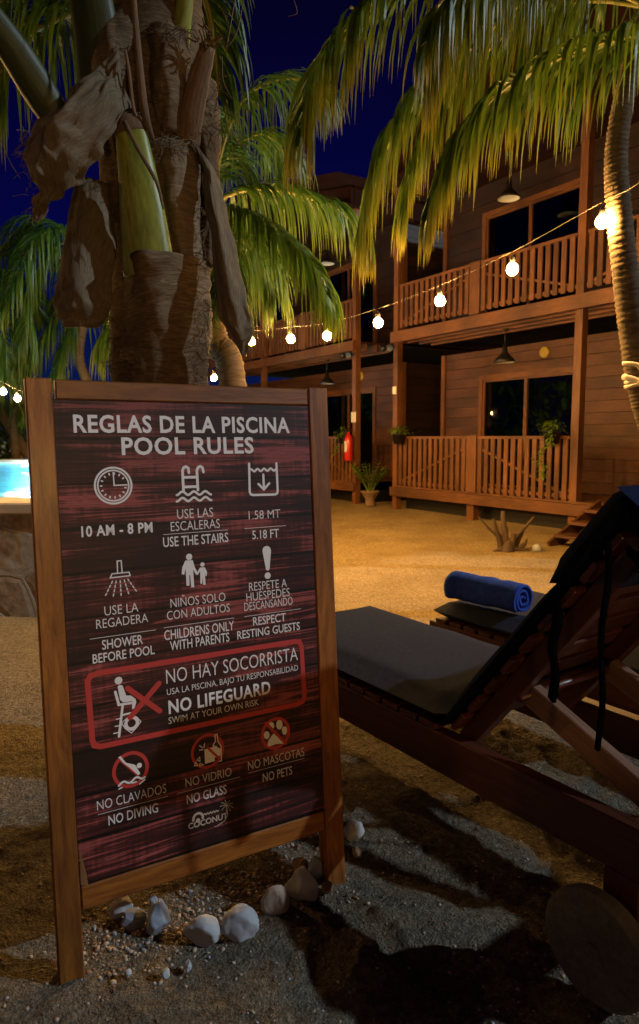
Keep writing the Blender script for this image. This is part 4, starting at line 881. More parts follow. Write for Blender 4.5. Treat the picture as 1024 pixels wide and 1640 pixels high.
def ring_trunk(b, pts, rad, n=16, rings=.045, amp=.05, mi=0):
    P = catmull([Vector(p) for p in pts], 60); L = sum((P[i+1]-P[i]).length for i in range(59)); m = max(60, int(L/rings*3)); P = catmull([Vector(p) for p in pts], m)
    r = [rad[0]+(rad[1]-rad[0])*i/(m-1) for i in range(m)]; r = [x*(1+amp*((i % 3) == 0)-amp*.3*((i % 3) == 1)+.03*noise.noise(Vector((i*.3, 0, 0)))) for i, x in enumerate(r)]
    b.tube(P, r, n, mi, True, True, .05)
def AP(lst): return [at(*p) for p in lst]

# --- leaning palm on the right, whose fronds hang over the picture
right = empty('coconut_palm', gp(1180, 1000), 0, 'ringed coconut palm leaning at the right edge, rope round its trunk', 'palm tree', 'coconut palms')
def under(root, f, *a, **k):
    o = f(root, *a, **k); o.matrix_parent_inverse = Matrix.Translation(-Vector(root.location)); return o
def put(b, name, m, root):
    o = b.build(name, m, root); o.matrix_parent_inverse = Matrix.Translation(-Vector(root.location)); return o
b = MB(31); base = Vector(right.location)
ring_trunk(b, [base+Vector((0, 0, -.1)), at(1105, 840, 4.45), at(1055, 700, 4.42), at(1028, 610, 4.42), at(1009, 490, 4.42), at(993, 350, 4.42), at(988, 240, 4.42), at(1008, 120, 4.42), at(1040, 10, 4.42)], (.112, .050), 20, .035, .06)
put(b, 'trunk', M['bark'], right)
CR = at(1040, 10, 4.42)
RF = [([CR]+AP([(960, -80, 4.3), (840, -100, 4.15), (720, -70, 4.0), (645, -38, 3.9), (596, 0, 3.85), (556, 42, 3.8), (522, 90, 3.75), (500, 150, 3.72), (493, 205, 3.7)]), .74, 92, 1.0),
      ([CR]+AP([(960, -20, 4.6), (860, -10, 4.7), (780, 52, 4.75), (719, 112, 4.8), (674, 151, 4.8), (640, 196, 4.8), (618, 241, 4.8), (602, 291, 4.8), (593, 340, 4.8), (597, 385, 4.8)]), .78, 100, 1.0),
      ([CR]+AP([(950, 0, 4.8), (860, 15, 5.0), (790, 72, 5.1), (738, 130, 5.15), (700, 188, 5.15), (672, 245, 5.15), (656, 300, 5.15), (650, 345, 5.15)]), .72, 90, 1.0),
      ([at(1130, 70, 4.1)]+AP([(1075, 56, 4.05), (1024, 53, 4.0), (988, 62, 3.98), (932, 76, 3.95), (865, 107, 3.92), (809, 140, 3.9), (764, 185, 3.9), (730, 235, 3.9), (711, 280, 3.9), (700, 318, 3.9)]), .72, 100, 1.1),
      ([CR]+AP([(980, -60, 4.0), (900, -80, 3.7), (800, -60, 3.5), (730, -10, 3.4), (690, 60, 3.35)]), .62, 60, 1.1),
      ([CR]+AP([(1000, -70, 4.9), (930, -70, 5.2), (840, -30, 5.4), (770, 40, 5.5), (730, 110, 5.5)]), .75, 60, 1.1),
      ([CR]+AP([(1070, -100, 4.2), (1110, -150, 3.9), (1170, -130, 3.6), (1230, -60, 3.4), (1260, 40, 3.3)]), .75, 60, 1.0),
      ([CR]+AP([(1100, -60, 4.7), (1170, -60, 5.0), (1250, 0, 5.2), (1300, 120, 5.3)]), .75, 50, 1.0),
      ([CR]+AP([(990, -50, 4.2), (930, -75, 4.0), (850, -65, 3.9), (780, -25, 3.8), (730, 35, 3.8), (705, 110, 3.8)]), .78, 84, 1.1),
      ([CR]+AP([(1010, -30, 4.9), (960, -25, 5.1), (900, 20, 5.2), (850, 90, 5.2), (830, 160, 5.2)]), .75, 70, 1.1),
      ([CR]+AP([(1010, -110, 4.1), (960, -160, 3.7), (900, -180, 3.3), (840, -150, 3.0)]), .65, 50, 1.0)]
for i, (p, L, n, dr) in enumerate(RF): under(right, frond, p, L, int(n*1.12), dr*2.7, 100+i, .025)
rp_ = empty('rope', at(1012, 615, 4.3), 0, 'knotted pale rope tied round the leaning palm trunk', 'rope')
b = MB(6); c0 = at(1027, 612, 4.42)-Vector(rp_.location)
for dz in (0, .028): b.tube([c0+Vector((.088*math.cos(a), .088*math.sin(a), dz+.03*math.cos(a))) for a in [2*math.pi*k/24 for k in range(25)]], .013, 7)
b.tube(catmull([c0+Vector((-.14, -.06, .03)), c0+Vector((-.07, -.16, -.02)), c0+Vector((-.05, -.17, -.12)), c0+Vector((.0, -.17, -.26))], 12), [.02]*3+[.014]*9, 7); b.tube(catmull([c0+Vector((-.06, -.17, .0)), c0+Vector((-.10, -.17, .09)), c0+Vector((-.16, -.09, .11))], 8), .013, 7); b.blob(c0+Vector((-.06, -.165, -.01)), (.035, .03, .035), 9, 0, 2); b.build('knotted_cord', M['rope'], rp_)

# --- the big young palm behind the board
HP = at(250, 1235, 2.55); hero = empty('coconut_palm', (HP.x, 2.55, 0), 0, 'big coconut palm behind the sign with shaggy brown husks and a cut green stalk', 'palm tree', 'coconut palms')
def tubepx(lst, n=18, sub=26, flat=1.0, wob=.03):   # lst: px, py, Y, half width in px
    P = catmull([at(p[0], p[1], p[2]) for p in lst], sub); rd = catmull([Vector((p[3]*p[2]/F, 0, 0)) for p in lst], sub); return P, [r.x for r in rd], n, flat, wob
def addtube(b, lst, mi=0, n=18, sub=26, wob=.03, flat=1.0, fd=(0, 1, 0)):
    P, rd, n, _, _ = tubepx(lst, n, sub); b.tube(P, rd, n, mi, True, True, wob, flat, fd)
def loft(b, rows, m=26, nc=14, thick=.012, rough=.012, seed=0, mi=0, crimp=0.0):
    o = Vector((seed*5.7, seed*2.3, seed)); Ls = catmull([at(r[0], r[1], r[4]) for r in rows], m); Rs = catmull([at(r[2], r[3], r[4]) for r in rows], m); B = [v.x for v in catmull([Vector((r[5], 0, 0)) for r in rows], m)]
    fr, bk, gs = [], [], []; off = b.r.random()*30
    for i in range(m):
        for j in range(nc+1):
            s = j/nc; p = Ls[i].lerp(Rs[i], s); wv = noise.noise(Vector((s*3.2, i*.16, 0))+o)*rough*2+noise.noise(Vector((s*9, i*.33, 3))+o)*rough+crimp*math.sin(s*17+i*.2)
            q = p+Vector((0, -1, 0))*(B[i]*math.sin(math.pi*s)+wv)+Vector((1, 0, .3))*noise.noise(Vector((s*2, i*.35, 8))+o)*rough*(1.2 if j in (0, nc) else .6)
            fr.append(q); bk.append(q+Vector((0, thick*(.4+math.sin(math.pi*s)), 0))); gs.append((i/m*(Ls[0]-Ls[-1]).length+off, s*(Ls[i]-Rs[i]).length+off, 0))
    N_ = len(fr); ix = lambda i, j: i*(nc+1)+j
    fs = [(ix(i, j), ix(i+1, j), ix(i+1, j+1), ix(i, j+1)) for i in range(m-1) for j in range(nc)]; fs += [tuple(N_+k for k in f[::-1]) for f in fs]
    for i in range(m-1): fs += [(ix(i, 0), N_+ix(i, 0), N_+ix(i+1, 0), ix(i+1, 0)), (ix(i, nc), ix(i+1, nc), N_+ix(i+1, nc), N_+ix(i, nc))]
    for j in range(nc): fs += [(ix(0, j), ix(0, j+1), N_+ix(0, j+1), N_+ix(0, j)), (ix(m-1, j), N_+ix(m-1, j), N_+ix(m-1, j+1), ix(m-1, j+1))]
    b.add(fr+bk, fs, gs+gs, mi, True)
def frays(b, pts, n, L, seed, mi=0, r=.0011, dz=-.3):
    q = random.Random(seed)
    for i in range(n):
        k = q.random()*(len(pts)-1); p = pts[int(k)].lerp(pts[min(len(pts)-1, int(k)+1)], k % 1)+Vector((q.gauss(0, .008), q.gauss(0, .01), q.gauss(0, .008)))
        d = Vector((q.gauss(0, 1), q.gauss(-.3, .7), q.gauss(dz, .7))).normalized(); P = [p]
        for j in range(5): P.append(P[-1]+d*L*q.uniform(.5, 1.2)/5); d = (d+Vector((q.gauss(0, .25), q.gauss(0, .25), q.gauss(-.12, .25)))).normalized()
        b.tube(P, r, 3, mi, False, False)
b = MB(41); addtube(b, [(262, 1260, 2.55, 105), (258, 1000, 2.55, 88), (256, 700, 2.55, 76), (254, 600, 2.55, 73), (259, 520, 2.55, 78), (258, 440, 2.56, 74), (256, 330, 2.58, 78), (254, 200, 2.60, 80), (252, 60, 2.60, 72), (250, -80, 2.60, 60)], 0, 26, 90, .05); put(b, 'trunk', M['fibre'], hero)
b = MB(42); loft(b, [(193, 428, 335, 420, 2.47, .20), (187, 500, 338, 480, 2.48, .17), (180, 560, 332, 560, 2.48, .13), (178, 640, 332, 640, 2.49, .12)], 34, 26, .03, .012, 2); frays(b, AP([(195, 432, 2.45), (262, 432, 2.38), (330, 425, 2.45)]), 90, .07, 5); frays(b, AP([(186, 500, 2.42), (178, 600, 2.42)]), 60, .06, 6); frays(b, AP([(330, 470, 2.42), (334, 600, 2.44)]), 70, .06, 7); put(b, 'fibre_sheath', M['fibre'], hero)
b = MB(43); loft(b, [(247, 226, 318, 228, 2.47, .05), (250, 280, 322, 280, 2.45, .07), (262, 350, 320, 350, 2.45, .07), (275, 430, 326, 420, 2.46, .06)], 30, 20, .03, .007, 3, 0, .002); frays(b, AP([(250, 226, 2.40), (315, 228, 2.40)]), 60, .05, 8); frays(b, AP([(318, 260, 2.42), (326, 420, 2.42)]), 50, .05, 9); put(b, 'fibre_sheath', M['fibre_wrap'], hero)
b = MB(44); loft(b, [(232, 45, 300, 50, 2.44, .05), (236, 95, 306, 95, 2.43, .07), (238, 150, 304, 150, 2.43, .07), (246, 215, 300, 222, 2.45, .05)], 26, 18, .03, .008, 4); frays(b, AP([(234, 50, 2.38), (300, 50, 2.38)]), 50, .06, 10); put(b, 'fibre_sheath', M['fibre'], hero)
b = MB(45); addtube(b, [(240, 440, 2.36, 41), (234, 390, 2.35, 38), (226, 320, 2.34, 33), (216, 250, 2.33, 27), (208, 200, 2.33, 23)], 0, 22, 30, .01, .55, (0, 1, 0)); put(b, 'cut_stalk', M['petiole'], hero)
b = MB(46); addtube(b, [(210, 214, 2.33, 24.5), (207, 200, 2.33, 24), (205, 189, 2.335, 20), (206, 183, 2.34, 14)], 0, 14, 10, .14, .6, (0, 1, 0)); put(b, 'dry_stalk_end', M['dry_petiole'], hero)
b = MB(47); loft(b, [(122, 282, 180, 296, 2.46, .03), (108, 360, 184, 360, 2.43, .07), (95, 430, 181, 430, 2.40, .085), (88, 485, 180, 480, 2.38, .085), (94, 510, 172, 508, 2.38, .07), (106, 524, 155, 526, 2.39, .03)], 40, 22, .012, .010, 5); put(b, 'hanging_husk', M['husk'], hero)
b = MB(48); loft(b, [(190, 70, 205, 165, 2.36, .02), (140, 120, 208, 170, 2.30, .06), (95, 170, 180, 225, 2.26, .08), (48, 205, 145, 272, 2.25, .08), (40, 260, 120, 300, 2.26, .06), (58, 305, 85, 325, 2.28, .03), (54, 350, 58, 352, 2.29, .0)], 46, 26, .012, .022, 6); frays(b, AP([(40, 200, 2.24), (42, 260, 2.24), (55, 345, 2.28)]), 60, .05, 12); put(b, 'hanging_husk', M['husk'], hero)
b = MB(49); loft(b, [(312, 232, 320, 236, 2.44, .01), (318, 248, 348, 282, 2.41, .03), (326, 300, 360, 320, 2.40, .045), (338, 390, 378, 400, 2.38, .05), (346, 460, 396, 480, 2.36, .05), (352, 505, 405, 530, 2.36, .04), (372, 545, 400, 552, 2.37, .02), (389, 570, 392, 571, 2.38, .0)], 46, 18, .014, .009, 7); frays(b, AP([(404, 525, 2.34), (392, 570, 2.36)]), 26, .03, 13); put(b, 'hanging_husk', M['husk'], hero)
b = MB(57); loft(b, [(150, 20, 245, 20, 2.50, .05), (142, 100, 240, 110, 2.46, .08), (152, 190, 236, 200, 2.46, .08), (158, 280, 234, 290, 2.50, .07), (172, 380, 232, 390, 2.52, .06), (184, 450, 226, 455, 2.53, .04)], 44, 18, .03, .012, 14); frays(b, AP([(228, 120, 2.38), (226, 250, 2.40)]), 40, .06, 21); put(b, 'fibre_sheath', M['fibre'], hero)
b = MB(58); loft(b, [(286, 100, 345, 130, 2.52, .05), (300, 180, 352, 210, 2.50, .07), (318, 280, 350, 300, 2.50, .05), (322, 420, 345, 430, 2.50, .04)], 34, 16, .03, .010, 15); frays(b, AP([(345, 130, 2.46), (352, 210, 2.44), (345, 420, 2.46)]), 60, .06, 22); put(b, 'fibre_sheath', M['fibre'], hero)
b = MB(50); addtube(b, [(302, 235, 2.44, 17), (306, 190, 2.42, 19), (318, 130, 2.40, 17), (333, 75, 2.38, 12)], 0, 12, 20, .10, .45, (0, 1, 0)); frays(b, AP([(325, 90, 2.38), (340, 66, 2.38)]), 20, .08, 14, 0, .003, .8); put(b, 'dry_stalk', M['dry_petiole'], hero)
b = MB(51); loft(b, [(326, 140, 340, 160, 2.54, .02), (322, 200, 352, 220, 2.52, .04), (318, 260, 350, 270, 2.50, .04)], 20, 12, .012, .01, 8); put(b, 'hanging_husk', M['husk'], hero)
for k_, lst in enumerate(([(213, -20, 2.30, 4), (222, 90, 2.30, 6), (232, 180, 2.31, 7), (246, 225, 2.33, 3)], [(201, 80, 2.28, 2), (206, 110, 2.28, 3), (213, 168, 2.28, 3), (219, 186, 2.28, 2)], [(200, 194, 2.30, 4), (222, 240, 2.27, 3.5), (250, 290, 2.26, 3), (262, 335, 2.27, 1.5)])):
    b = MB(52+k_); addtube(b, lst, 0, 6, 16, .1, .5); put(b, 'dry_strip', M['dry_petiole'], hero)
for lst in ([(378, -10, 2.4, .8), (366, 60, 2.4, .8), (362, 80, 2.4, .5)], [(392, -10, 2.4, .7), (380, 50, 2.4, .8), (363, 78, 2.4, .5)], [(356, 90, 2.4, .6), (358, 130, 2.4, .6), (372, 158, 2.4, .5)], [(0, 222, 2.4, .6), (18, 262, 2.4, .6), (33, 286, 2.4, .5)], [(360, 190, 2.4, .5), (380, 225, 2.4, .5), (396, 240, 2.4, .4)], [(468, -8, 2.4, .6), (476, 20, 2.4, .6), (460, 26, 2.4, .4)]):
    b = MB(56); addtube(b, lst, 0, 4, 10, 0); put(b, 'loose_fibre', M['dry_petiole'], hero)
for lst, fl in (([(175, 190, 2.50, 44), (160, 80, 2.47, 36), (148, 10, 2.45, 33), (138, -60, 2.42, 30)], .5), ([(120, 235, 2.44, 20), (66, 150, 2.38, 26), (25, 85, 2.32, 25), (-30, 10, 2.25, 22)], .6), ([(288, 75, 2.48, 14), (294, 20, 2.46, 13), (300, -50, 2.44, 12)], .7)):
    b = MB(60); addtube(b, lst, 0, 14, 18, .01, fl); put(b, 'petiole', M['petiole_dim'] if lst[0][0] != 288 else M['petiole'], hero)
HF = [([at(200, 60, 2.7)]+AP([(120, -40, 2.8), (40, -60, 2.9), (-60, 0, 3.0), (-120, 120, 3.1)]), .62, 64), ([at(200, 80, 2.75)]+AP([(150, 20, 2.9), (90, 30, 3.05), (20, 80, 3.2), (-30, 180, 3.3)]), .50, 60),
      ([at(290, 20, 2.7)]+AP([(315, -30, 2.75), (335, 20, 2.8), (345, 90, 2.85), (350, 150, 2.9)]), .36, 44), ([at(200, 40, 2.6)]+AP([(90, -120, 2.5), (-60, -180, 2.3), (-240, -120, 2.1)]), .65, 60),
      ([at(290, 0, 2.6)]+AP([(380, -200, 2.7), (520, -280, 2.8), (700, -220, 3.0)]), .5, 50), ([at(260, 0, 2.6)]+AP([(260, -220, 3.0), (260, -330, 3.5), (260, -300, 4.2)]), .6, 50)]
for i, (p, L, n) in enumerate(HF): under(hero, frond, p, L, n, 2.2, 200+i, .024, 'leaf_bg', .12, .018)

# --- slender palms farther off: crown points are reached by arching fronds
def palm(loc, crown, trunk_mid, rads, label, fronds, m='leaf_bg', seed=0, w=.03, n=56, droop=1.15, L=.9):
    root = empty('coconut_palm', loc, 0, label, 'palm tree', 'coconut palms'); b = MB(seed)
    ring_trunk(b, [Vector(loc)-UP*.1, *trunk_mid, crown], rads, 14, .07, .05); put(b, 'trunk', M['bark'], root)
    for i, p in enumerate(fronds): under(root, frond, [crown]+p, L, n, droop*1.9, seed+i, w, m, .08, .018)
    return root
c3 = at(342, 325, 5.6)
palm((at(385, 690, 5.6).x, 5.6, 0), c3, [at(372, 610, 5.6), at(345, 545, 5.6), at(336, 440, 5.6)], (.12, .085), 'mid-sized coconut palm behind the shaggy one, fronds arching before the far balcony',
 [AP([(377, 336, 5.5), (403, 344, 5.4), (438, 366, 5.3), (474, 396, 5.2), (496, 422, 5.15), (512, 450, 5.1), (524, 480, 5.1)]), AP([(372, 310, 5.7), (410, 302, 5.8), (456, 306, 5.9), (505, 320, 6.0), (540, 334, 6.05), (558, 348, 6.1)]),
  AP([(360, 250, 5.9), (397, 220, 6.2), (428, 216, 6.4), (452, 240, 6.6), (462, 280, 6.7)]), AP([(355, 240, 5.5), (390, 160, 5.6), (440, 128, 5.8), (490, 130, 6.0), (520, 160, 6.1)]), AP([(350, 380, 5.4), (352, 420, 5.2), (356, 455, 5.1), (360, 478, 5.0)]),
  AP([(370, 370, 5.8), (400, 395, 6.0), (425, 430, 6.1), (440, 470, 6.2)]), AP([(300, 300, 5.7), (240, 290, 5.8), (170, 320, 6.0), (130, 390, 6.1)]), AP([(310, 360, 5.5), (270, 380, 5.4), (220, 430, 5.3), (190, 500, 5.2), (165, 545, 5.2)]), AP([(340, 240, 5.9), (330, 180, 6.3), (320, 160, 6.8), (315, 200, 7.3)])], 'leaf_bg', 300, .021, 104, 1.35, .66)
c4 = at(122, 385, 9.5)
palm((at(140, 690, 9.5).x, 15.2, 0), at(122, 385, 15.2), [at(139, 610, 15.2), at(134, 500, 15.2)], (.11, .09), 'slim coconut palm beyond the pool, bright frond hanging beside the husks',
 [AP([(95, 392, 15), (79, 412, 14.9), (60, 445, 14.8), (48, 478, 14.7), (43, 520, 14.6), (46, 545, 14.6)]), AP([(105, 430, 15.3), (95, 490, 15.2), (70, 540, 15.1), (35, 580, 15)]), AP([(125, 430, 15), (118, 500, 14.9), (105, 550, 14.8), (95, 590, 14.8)]), AP([(90, 360, 15.6), (50, 355, 15.9), (15, 380, 16.2), (-20, 430, 16.4)]), AP([(150, 360, 15.6), (190, 370, 15.9), (230, 420, 16)]), AP([(95, 370, 14.5), (60, 380, 14), (30, 430, 13.6), (10, 490, 13.4)]), AP([(140, 420, 15), (165, 480, 15), (175, 540, 15)])], 'leaf_bg', 400, .05, 66, 1.1, 1.35)
palm((at(-20, 690, 13).x, 16, 0), at(-12, 430, 16), [at(-18, 610, 16)], (.13, .09), 'coconut palm at the left edge beyond the pool, fronds half lit',
 [AP([(20, 440, 15.8), (50, 465, 15.7), (70, 510, 15.6)]), AP([(15, 480, 15.5), (35, 530, 15.4), (45, 590, 15.4)]), AP([(10, 400, 16.3), (40, 370, 16.5), (75, 385, 16.7), (95, 430, 16.8)]), AP([(0, 500, 15), (10, 560, 14.9), (10, 610, 14.9)]), AP([(-50, 450, 15.5), (-80, 520, 15)]), AP([(-50, 400, 16.5), (-90, 440, 17)])], 'leaf_bg', 500, .05, 60, 1.1, 1.3)
palm((at(24, 700, 15.6).x, 15.6, .75), at(22, 648, 15.6), [at(23, 690, 15.6)], (.11, .075), 'low palm on the far pool edge under the left string bulbs', [AP([(35, 640, 15.6), (50, 650, 15.6), (58, 672, 15.6)]), AP([(8, 640, 15.5), (-8, 652, 15.5), (-15, 672, 15.5)]), AP([(28, 645, 15.2), (36, 660, 14.9), (38, 680, 14.8)]), AP([(12, 645, 15.9), (2, 655, 16.2), (0, 670, 16.3)])], 'leaf_bg', 600, .035, 34, 1.2, .75)
palm((at(66, 700, 16.2).x, 16.2, .75), at(64, 648, 16.2), [at(66, 690, 16.2)], (.12, .09), 'low palm on the far pool edge close to the board', [AP([(78, 640, 16.2), (92, 652, 16.2), (98, 672, 16.2)]), AP([(52, 640, 16.2), (40, 655, 16.2), (36, 672, 16.2)]), AP([(68, 645, 15.8), (72, 660, 15.5)])], 'leaf_bg', 650, .035, 34, 1.2, .75)

# --- dark bushes that close the view beyond the pool
def bush(x, y, z, rx, h, seed, label):
    r = empty('garden_bush', (x, y, z), 0, label, 'bush', 'dark bushes beyond the pool'); q = random.Random(seed); b = MB(seed)
    for i in range(900):
        a, u, rr = q.random()*6.28, q.random(), q.random()**.4; el_ = math.acos(1-u); p = Vector((rx*rr*math.sin(el_)*math.cos(a), rx*.7*rr*math.sin(el_)*math.sin(a), h*rr*math.cos(el_)))*(1+.35*noise.noise(Vector((a*1.2, el_*2, seed))))
        d = Vector((p.x/rx, p.y/rx, p.z/h+q.uniform(-.6, .6)+.1)).normalized(); leaf_blade(b, p, d, q.uniform(.14, .28), .06, .8, q.random(), UP, 3)
    b.build('foliage', M['leaf_small'], r)
    b = MB(seed)
    for k in range(4): b.tube([Vector((0, 0, -.1)), Vector((q.gauss(0, rx*.2), q.gauss(0, rx*.15), h*.4)), Vector((q.gauss(0, rx*.4), q.gauss(0, rx*.3), h*.75))], [.05, .035, .01], 6)
    b.build('stem', M['dry_wood'], r)
for i, (px, Y, h, lb) in enumerate(((-60, 18.5, 2.4, 'dark bush at the far left end beyond the pool'), (2, 19, 2.0, 'dark bush right behind the low palm under the string bulbs'), (52, 18.6, 2.3, 'dark bush between the two low palms of the far pool edge'), (115, 19.5, 2.6, 'dark bush behind the board beside the slim palm trunk'), (190, 20, 2.5, 'dark bush between the slim palm and the shaggy palm'))):
    bush(at(px, 700, Y).x, Y, .3, 1.7, h, 70+i, lb)

# ------------------------------------------------------------------ raised stone pool
PX0, PX1, PY0, PY1, PZ = -12.0, -1.5, 4.74, 14.6, .80
pool = empty('raised_pool', ((PX0+PX1)/2, PY0, 0), 0, 'raised swimming pool with a crazy-paved stone wall and lit turquoise basin', 'pool')
def pbx(b, x0, x1, y0, y1, z0, z1, mi=0, bev=0): b.box(((x0+x1)/2-pool.location.x, (y0+y1)/2-PY0, (z0+z1)/2), (x1-x0, y1-y0, z1-z0), None, mi, None, bev)
def stone_wall_material():
    m, n, b_, N, K = mat('crazy_paving'); t = N('TexCoord'); mp = N('Mapping'); mp.inputs['Scale'].default_value = (3.1, 3.1, 3.1); no = N('TexNoise'); no.inputs['Scale'].default_value = 3; ad = N('MixRGB'); ad.blend_type = 'ADD'; ad.inputs[0].default_value = .12
    K(t.outputs['Object'], no.inputs['Vector']); K(t.outputs['Object'], ad.inputs[1]); K(no.outputs['Color'], ad.inputs[2]); K(ad.outputs[0], mp.inputs[0])
    v = N('TexVoronoi'); v.feature = 'DISTANCE_TO_EDGE'; v.inputs['Scale'].default_value = 1; v2 = N('TexVoronoi'); v2.inputs['Scale'].default_value = 1; K(mp.outputs[0], v.inputs['Vector']); K(mp.outputs[0], v2.inputs['Vector'])
    r = N('ValToRGB'); ramp(r, [(.03, (0, 0, 0)), (.06, (1, 1, 1))]); K(v.outputs['Distance'], r.inputs[0]); n2 = N('TexNoise'); n2.inputs['Scale'].default_value = 14; n2.inputs['Detail'].default_value = 8; K(t.outputs['Object'], n2.inputs['Vector'])
    c = N('ValToRGB'); ramp(c, [(.3, (.17, .12, .075)), (.7, (.40, .31, .21))]); K(n2.outputs[0], c.inputs[0]); h = N('HueSaturation'); s_ = N('SeparateColor'); K(v2.outputs['Color'], s_.inputs[0]); mr = N('MapRange'); mr.inputs[3].default_value = .6; mr.inputs[4].default_value = 1.25; K(s_.outputs[0], mr.inputs[0]); K(mr.outputs[0], h.inputs['Value']); K(c.outputs[0], h.inputs['Color'])
    mx = N('Mix'); mx.data_type = 'RGBA'; K(r.outputs[0], mx.inputs[0]); mx.inputs[6].default_value = (.30, .27, .22, 1); K(h.outputs[0], mx.inputs[7]); K(mx.outputs[2], b_.inputs['Base Color']); b_.inputs['Roughness'].default_value = .85
    rr = N('ValToRGB'); ramp(rr, [(.02, (.8, .8, .8)), (.05, (.35, .35, .35)), (.12, (1, 1, 1))][:2]+[(.14, (1, 1, 1))]); K(v.outputs['Distance'], rr.inputs[0]); a = N('Math'); a.operation = 'MULTIPLY_ADD'; K(n2.outputs[0], a.inputs[0]); a.inputs[1].default_value = .5; K(rr.outputs[0], a.inputs[2]); bu = N('Bump'); bu.inputs['Distance'].default_value = .025; bu.inputs['Strength'].default_value = .8; K(a.outputs[0], bu.inputs['Height']); K(bu.outputs[0], b_.inputs['Normal'])
    return m
M['crazy'] = stone_wall_material()
b = MB(); pbx(b, PX0, PX1, PY0, PY0+.28, -.1, PZ-.085); pbx(b, PX0, PX1, PY1-.28, PY1, -.1, PZ-.085); pbx(b, PX0, PX0+.28, PY0+.281, PY1-.281, -.1, PZ-.085); pbx(b, PX1-.28, PX1, PY0+.281, PY1-.281, -.1, PZ-.085); b.build('stone_wall', M['crazy'], pool)
b = MB(); pbx(b, PX0-.04, PX1+.04, PY0-.05, PY0+.42, PZ-.08, PZ, 0, .012); pbx(b, PX0-.04, PX1+.04, PY1-.42, PY1+.05, PZ-.08, PZ, 0, .012); pbx(b, PX0-.04, PX0+.42, PY0+.424, PY1-.424, PZ-.08, PZ, 0, .012); pbx(b, PX1-.42, PX1+.04, PY0+.424, PY1-.424, PZ-.08, PZ, 0, .012); b.build('coping', M['coping'], pool)
b = MB(); pbx(b, PX0+.283, PX1-.283, PY0+.283, PY1-.283, .08, .10)
pbx(b, PX0+.283, PX1-.283, PY0+.283, PY0+.30, .102, PZ-.083); pbx(b, PX0+.283, PX1-.283, PY1-.30, PY1-.283, .102, PZ-.083); pbx(b, PX0+.283, PX0+.30, PY0+.302, PY1-.302, .102, PZ-.083); pbx(b, PX1-.30, PX1-.283, PY0+.302, PY1-.302, .102, PZ-.083); b.build('tiled_basin', M['tiles'], pool)
wx, wy = PX1-PX0-.62, PY1-PY0-.62; b = MB(); nx_, ny_ = 110, 110
b.v = [((i/nx_-.5)*wx, .31+j/ny_*wy, PZ-.10+.007*noise.noise(Vector((i*.55, j*.5, 0)))+.005*noise.noise(Vector((i*.21, j*.25, 5)))) for j in range(ny_+1) for i in range(nx_+1)]; b.g = [(0, 0, 0)]*len(b.v); b.f = [(j*(nx_+1)+i, j*(nx_+1)+i+1, (j+1)*(nx_+1)+i+1, (j+1)*(nx_+1)+i) for j in range(ny_) for i in range(nx_)]; b.m = [0]*len(b.f); b.sm = [True]*len(b.f)
wo = b.build('pool_water', M['water'], None, pool.location); tag(wo, kind='structure')
for k, (x, y) in enumerate(((-2.4, 5.4), (-2.4, 9.5), (-6, 14.0), (-3.2, 14.0), (-7.5, 5.4), (-9, 14))):
    b = MB(); b.lathe([(.0, .03), (.10, .02), (.12, 0)], (0, 0, 0), 16); lr = b.build('pool_lamp', M['poollamp'], pool); lr.location = (x-pool.location.x, y-PY0, .102)
    ld = bpy.data.lights.new('pool_lamp_light', 'POINT'); ld.energy = 260; ld.color = (.62, .90, 1.0); ld.shadow_soft_size = .1; lo = bpy.data.objects.new('pool_lamp_light', ld); COL.objects.link(lo); lo.location = (x, y, .32)

# ------------------------------------------------------------------ string lights
def strand(name, pts, label):
    b = MB(3); b.tube(pts, .0017, 6)
    return tag(b.build(name, M['cable'], None), label, 'cable')
def bulb(p, label, drop=.10):
    r = empty('string_bulb', p, 0, label, 'light bulb', 'bulbs of the garden light strings')
    b = MB(); b.tube([Vector((0, 0, drop)), Vector((0, 0, .075))], .004, 5); b.lathe([(.0, .085), (.014, .085), (.018, .075), (.018, .04), (.0, .035)], (0, 0, 0), 10); b.build('socket', M['black'], r)
    b = MB(); b.lathe([(.0, .043), (.018, .039), (.031, .026), (.039, .008), (.039, -.008), (.031, -.026), (.018, -.037), (.0, -.041)], (0, 0, 0), 12); b.build('glass_globe', M['bulb'], r)
    return r
# strand A runs from the leaning palm towards the palms behind the shaggy one
A = [(965, 355, 4.40), (821, 431, 4.93), (705, 482, 5.46), (606, 517, 5.99), (524, 538, 6.52), (466, 543, 7.05), (403, 547, 7.58), (353, 530, 8.11), (276, 517, 9.17)]
AL = ['string bulb touching the leaning palm trunk', 'string bulb before the near balcony railing, next from the leaning palm', 'string bulb before the corner end of the near balcony', 'string bulb hanging in the gap between the two lodges', 'string bulb shining through the arching palm frond', 'string bulb before the far balcony, left of the frond tip', 'string bulb hidden behind the tip of the long husk', 'string bulb between the shaggy trunk and the long husk', 'string bulb hidden right behind the shaggy trunk']
pA = [at(*p) for p in A]
for p, lb in zip(pA, AL): bulb(p, lb)
cabA = [at(1150, 215, 3.6)+UP*.1, at(1024, 292, 4.15)]+[p+UP*.12 for p in pA]+[at(190, 460, 10.8)]
strand('string_light_cable', catmull(cabA, 90), 'thin cable of string lights sagging before the lodge balconies')
B_ = [(-560, 430, 4.1), (-190, 560, 7.0), (-60, 600, 8.6), (5, 627, 9.0), (28, 638, 9.2), (343, 605, 8.9), (85, 652, 10.2), (215, 650, 12.6)]
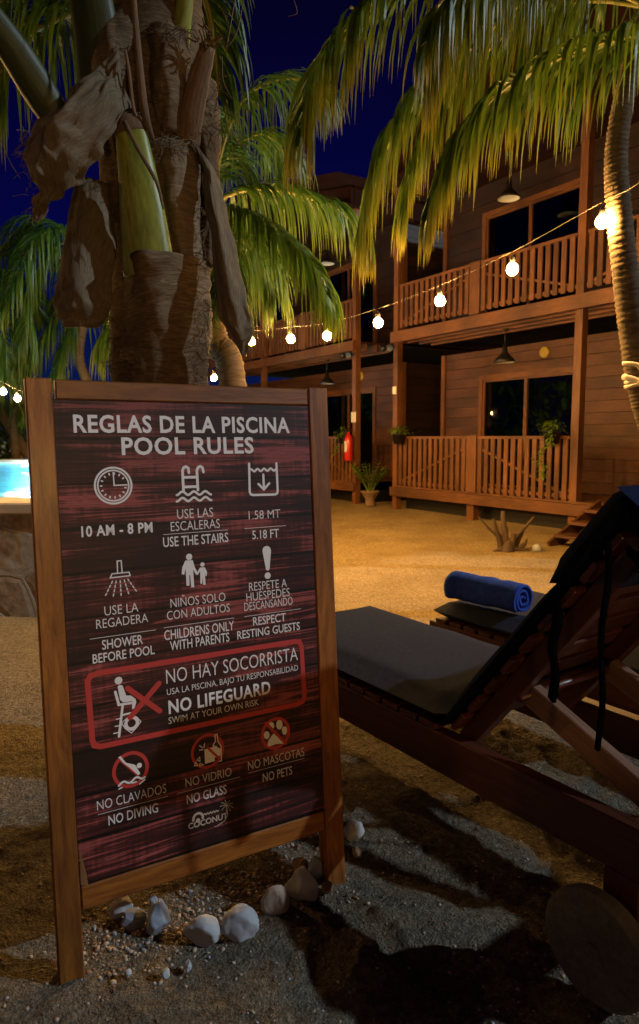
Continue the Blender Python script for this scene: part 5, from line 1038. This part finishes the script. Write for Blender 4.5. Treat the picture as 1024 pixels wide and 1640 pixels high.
BL = ['string bulb before the stone pool wall, outermost of its string', 'string bulb outside the left edge over the pool corner', 'string bulb just outside the left edge', 'string bulb at the left edge over the pool', 'string bulb over the pool touching the board post', 'lowest string bulb, peeping over the top rail of the board', 'string bulb behind the board, nearest its left post', 'string bulb behind the board, farther over the pool corner']
for p, lb in zip(B_, BL): bulb(at(*p), lb)
strand('string_light_cable', catmull([at(-900, 250, 3.0)]+[at(p[0], p[1], p[2])+UP*.12 for p in B_[:5]+B_[6:]]+[at(330, 610, 14.2)], 60), 'cable of string lights passing behind the board and over the pool')
# strand C, unseen behind the camera on two poles; its bulbs light the board
Cc = [(2.7, -2.8, 1.70), (1.2, -3.9, 1.62)]
for i, p in enumerate(Cc): bulb(Vector(p), 'string bulb between the two poles behind the viewer')
strand('string_light_cable', catmull([Vector((4.3, -1.6, 2.5))]+[Vector(p)+UP*.12 for p in Cc]+[Vector((-.9, -5.4, 2.5))], 40), 'cable of string lights between two poles behind the viewer')
for k, (x, y) in enumerate(((4.3, -1.6), (-.9, -5.4))):
    b = MB(k); b.tube([Vector((0, 0, -.1)), Vector((.02, 0, 1.3)), Vector((0, 0, 2.6))], [.05, .045, .04], 10); tag(b.build('string_light_pole', M['dry_wood'], None, (x, y, 0)), ('wooden pole behind the viewer to the right' if k == 0 else 'wooden pole behind the viewer to the left'), 'pole')
# added low wall, unseen behind the viewer: it keeps the light of that strand off the sand at one's feet
b = MB(90)
for k in range(14):
    for j in range(3): b.box((-2.6+k*.5+(.25 if j % 2 else 0), -.75, .14+.28*j), (.49, .26, .27), None, 0, None, .012)
b.box((.9, -.75, .875), (7.4, .34, .05), None, 0, None, .012)
tag(b.build('shade_wall', M['coping'], None), 'low block wall with a flat coping behind the viewer', 'wall')
# far wood beyond the garden on the pool side, one dark mass
b = MB(91); q = random.Random(91)
for i in range(5200):
    t = q.random(); x, y = (-17-2.5*q.random(), 34*t-8) if q.random() < .62 else (-16+44*t, 27+3*q.random()); h = (4.5+2.5*noise.noise(Vector((x*.25, y*.25, 0))))*q.random()**.6 if y < 26 else (2.3+1.2*noise.noise(Vector((x*.25, 3, 0))))*q.random()**.6
    d = Vector((q.gauss(0, 1), q.gauss(0, 1), q.gauss(.1, .6))).normalized(); leaf_blade(b, Vector((x, y, h)), d, q.uniform(.5, .95), .28, .9, q.random(), UP, 3)
tag(b.build('treeline', M['leaf_small'], None), kind='stuff')
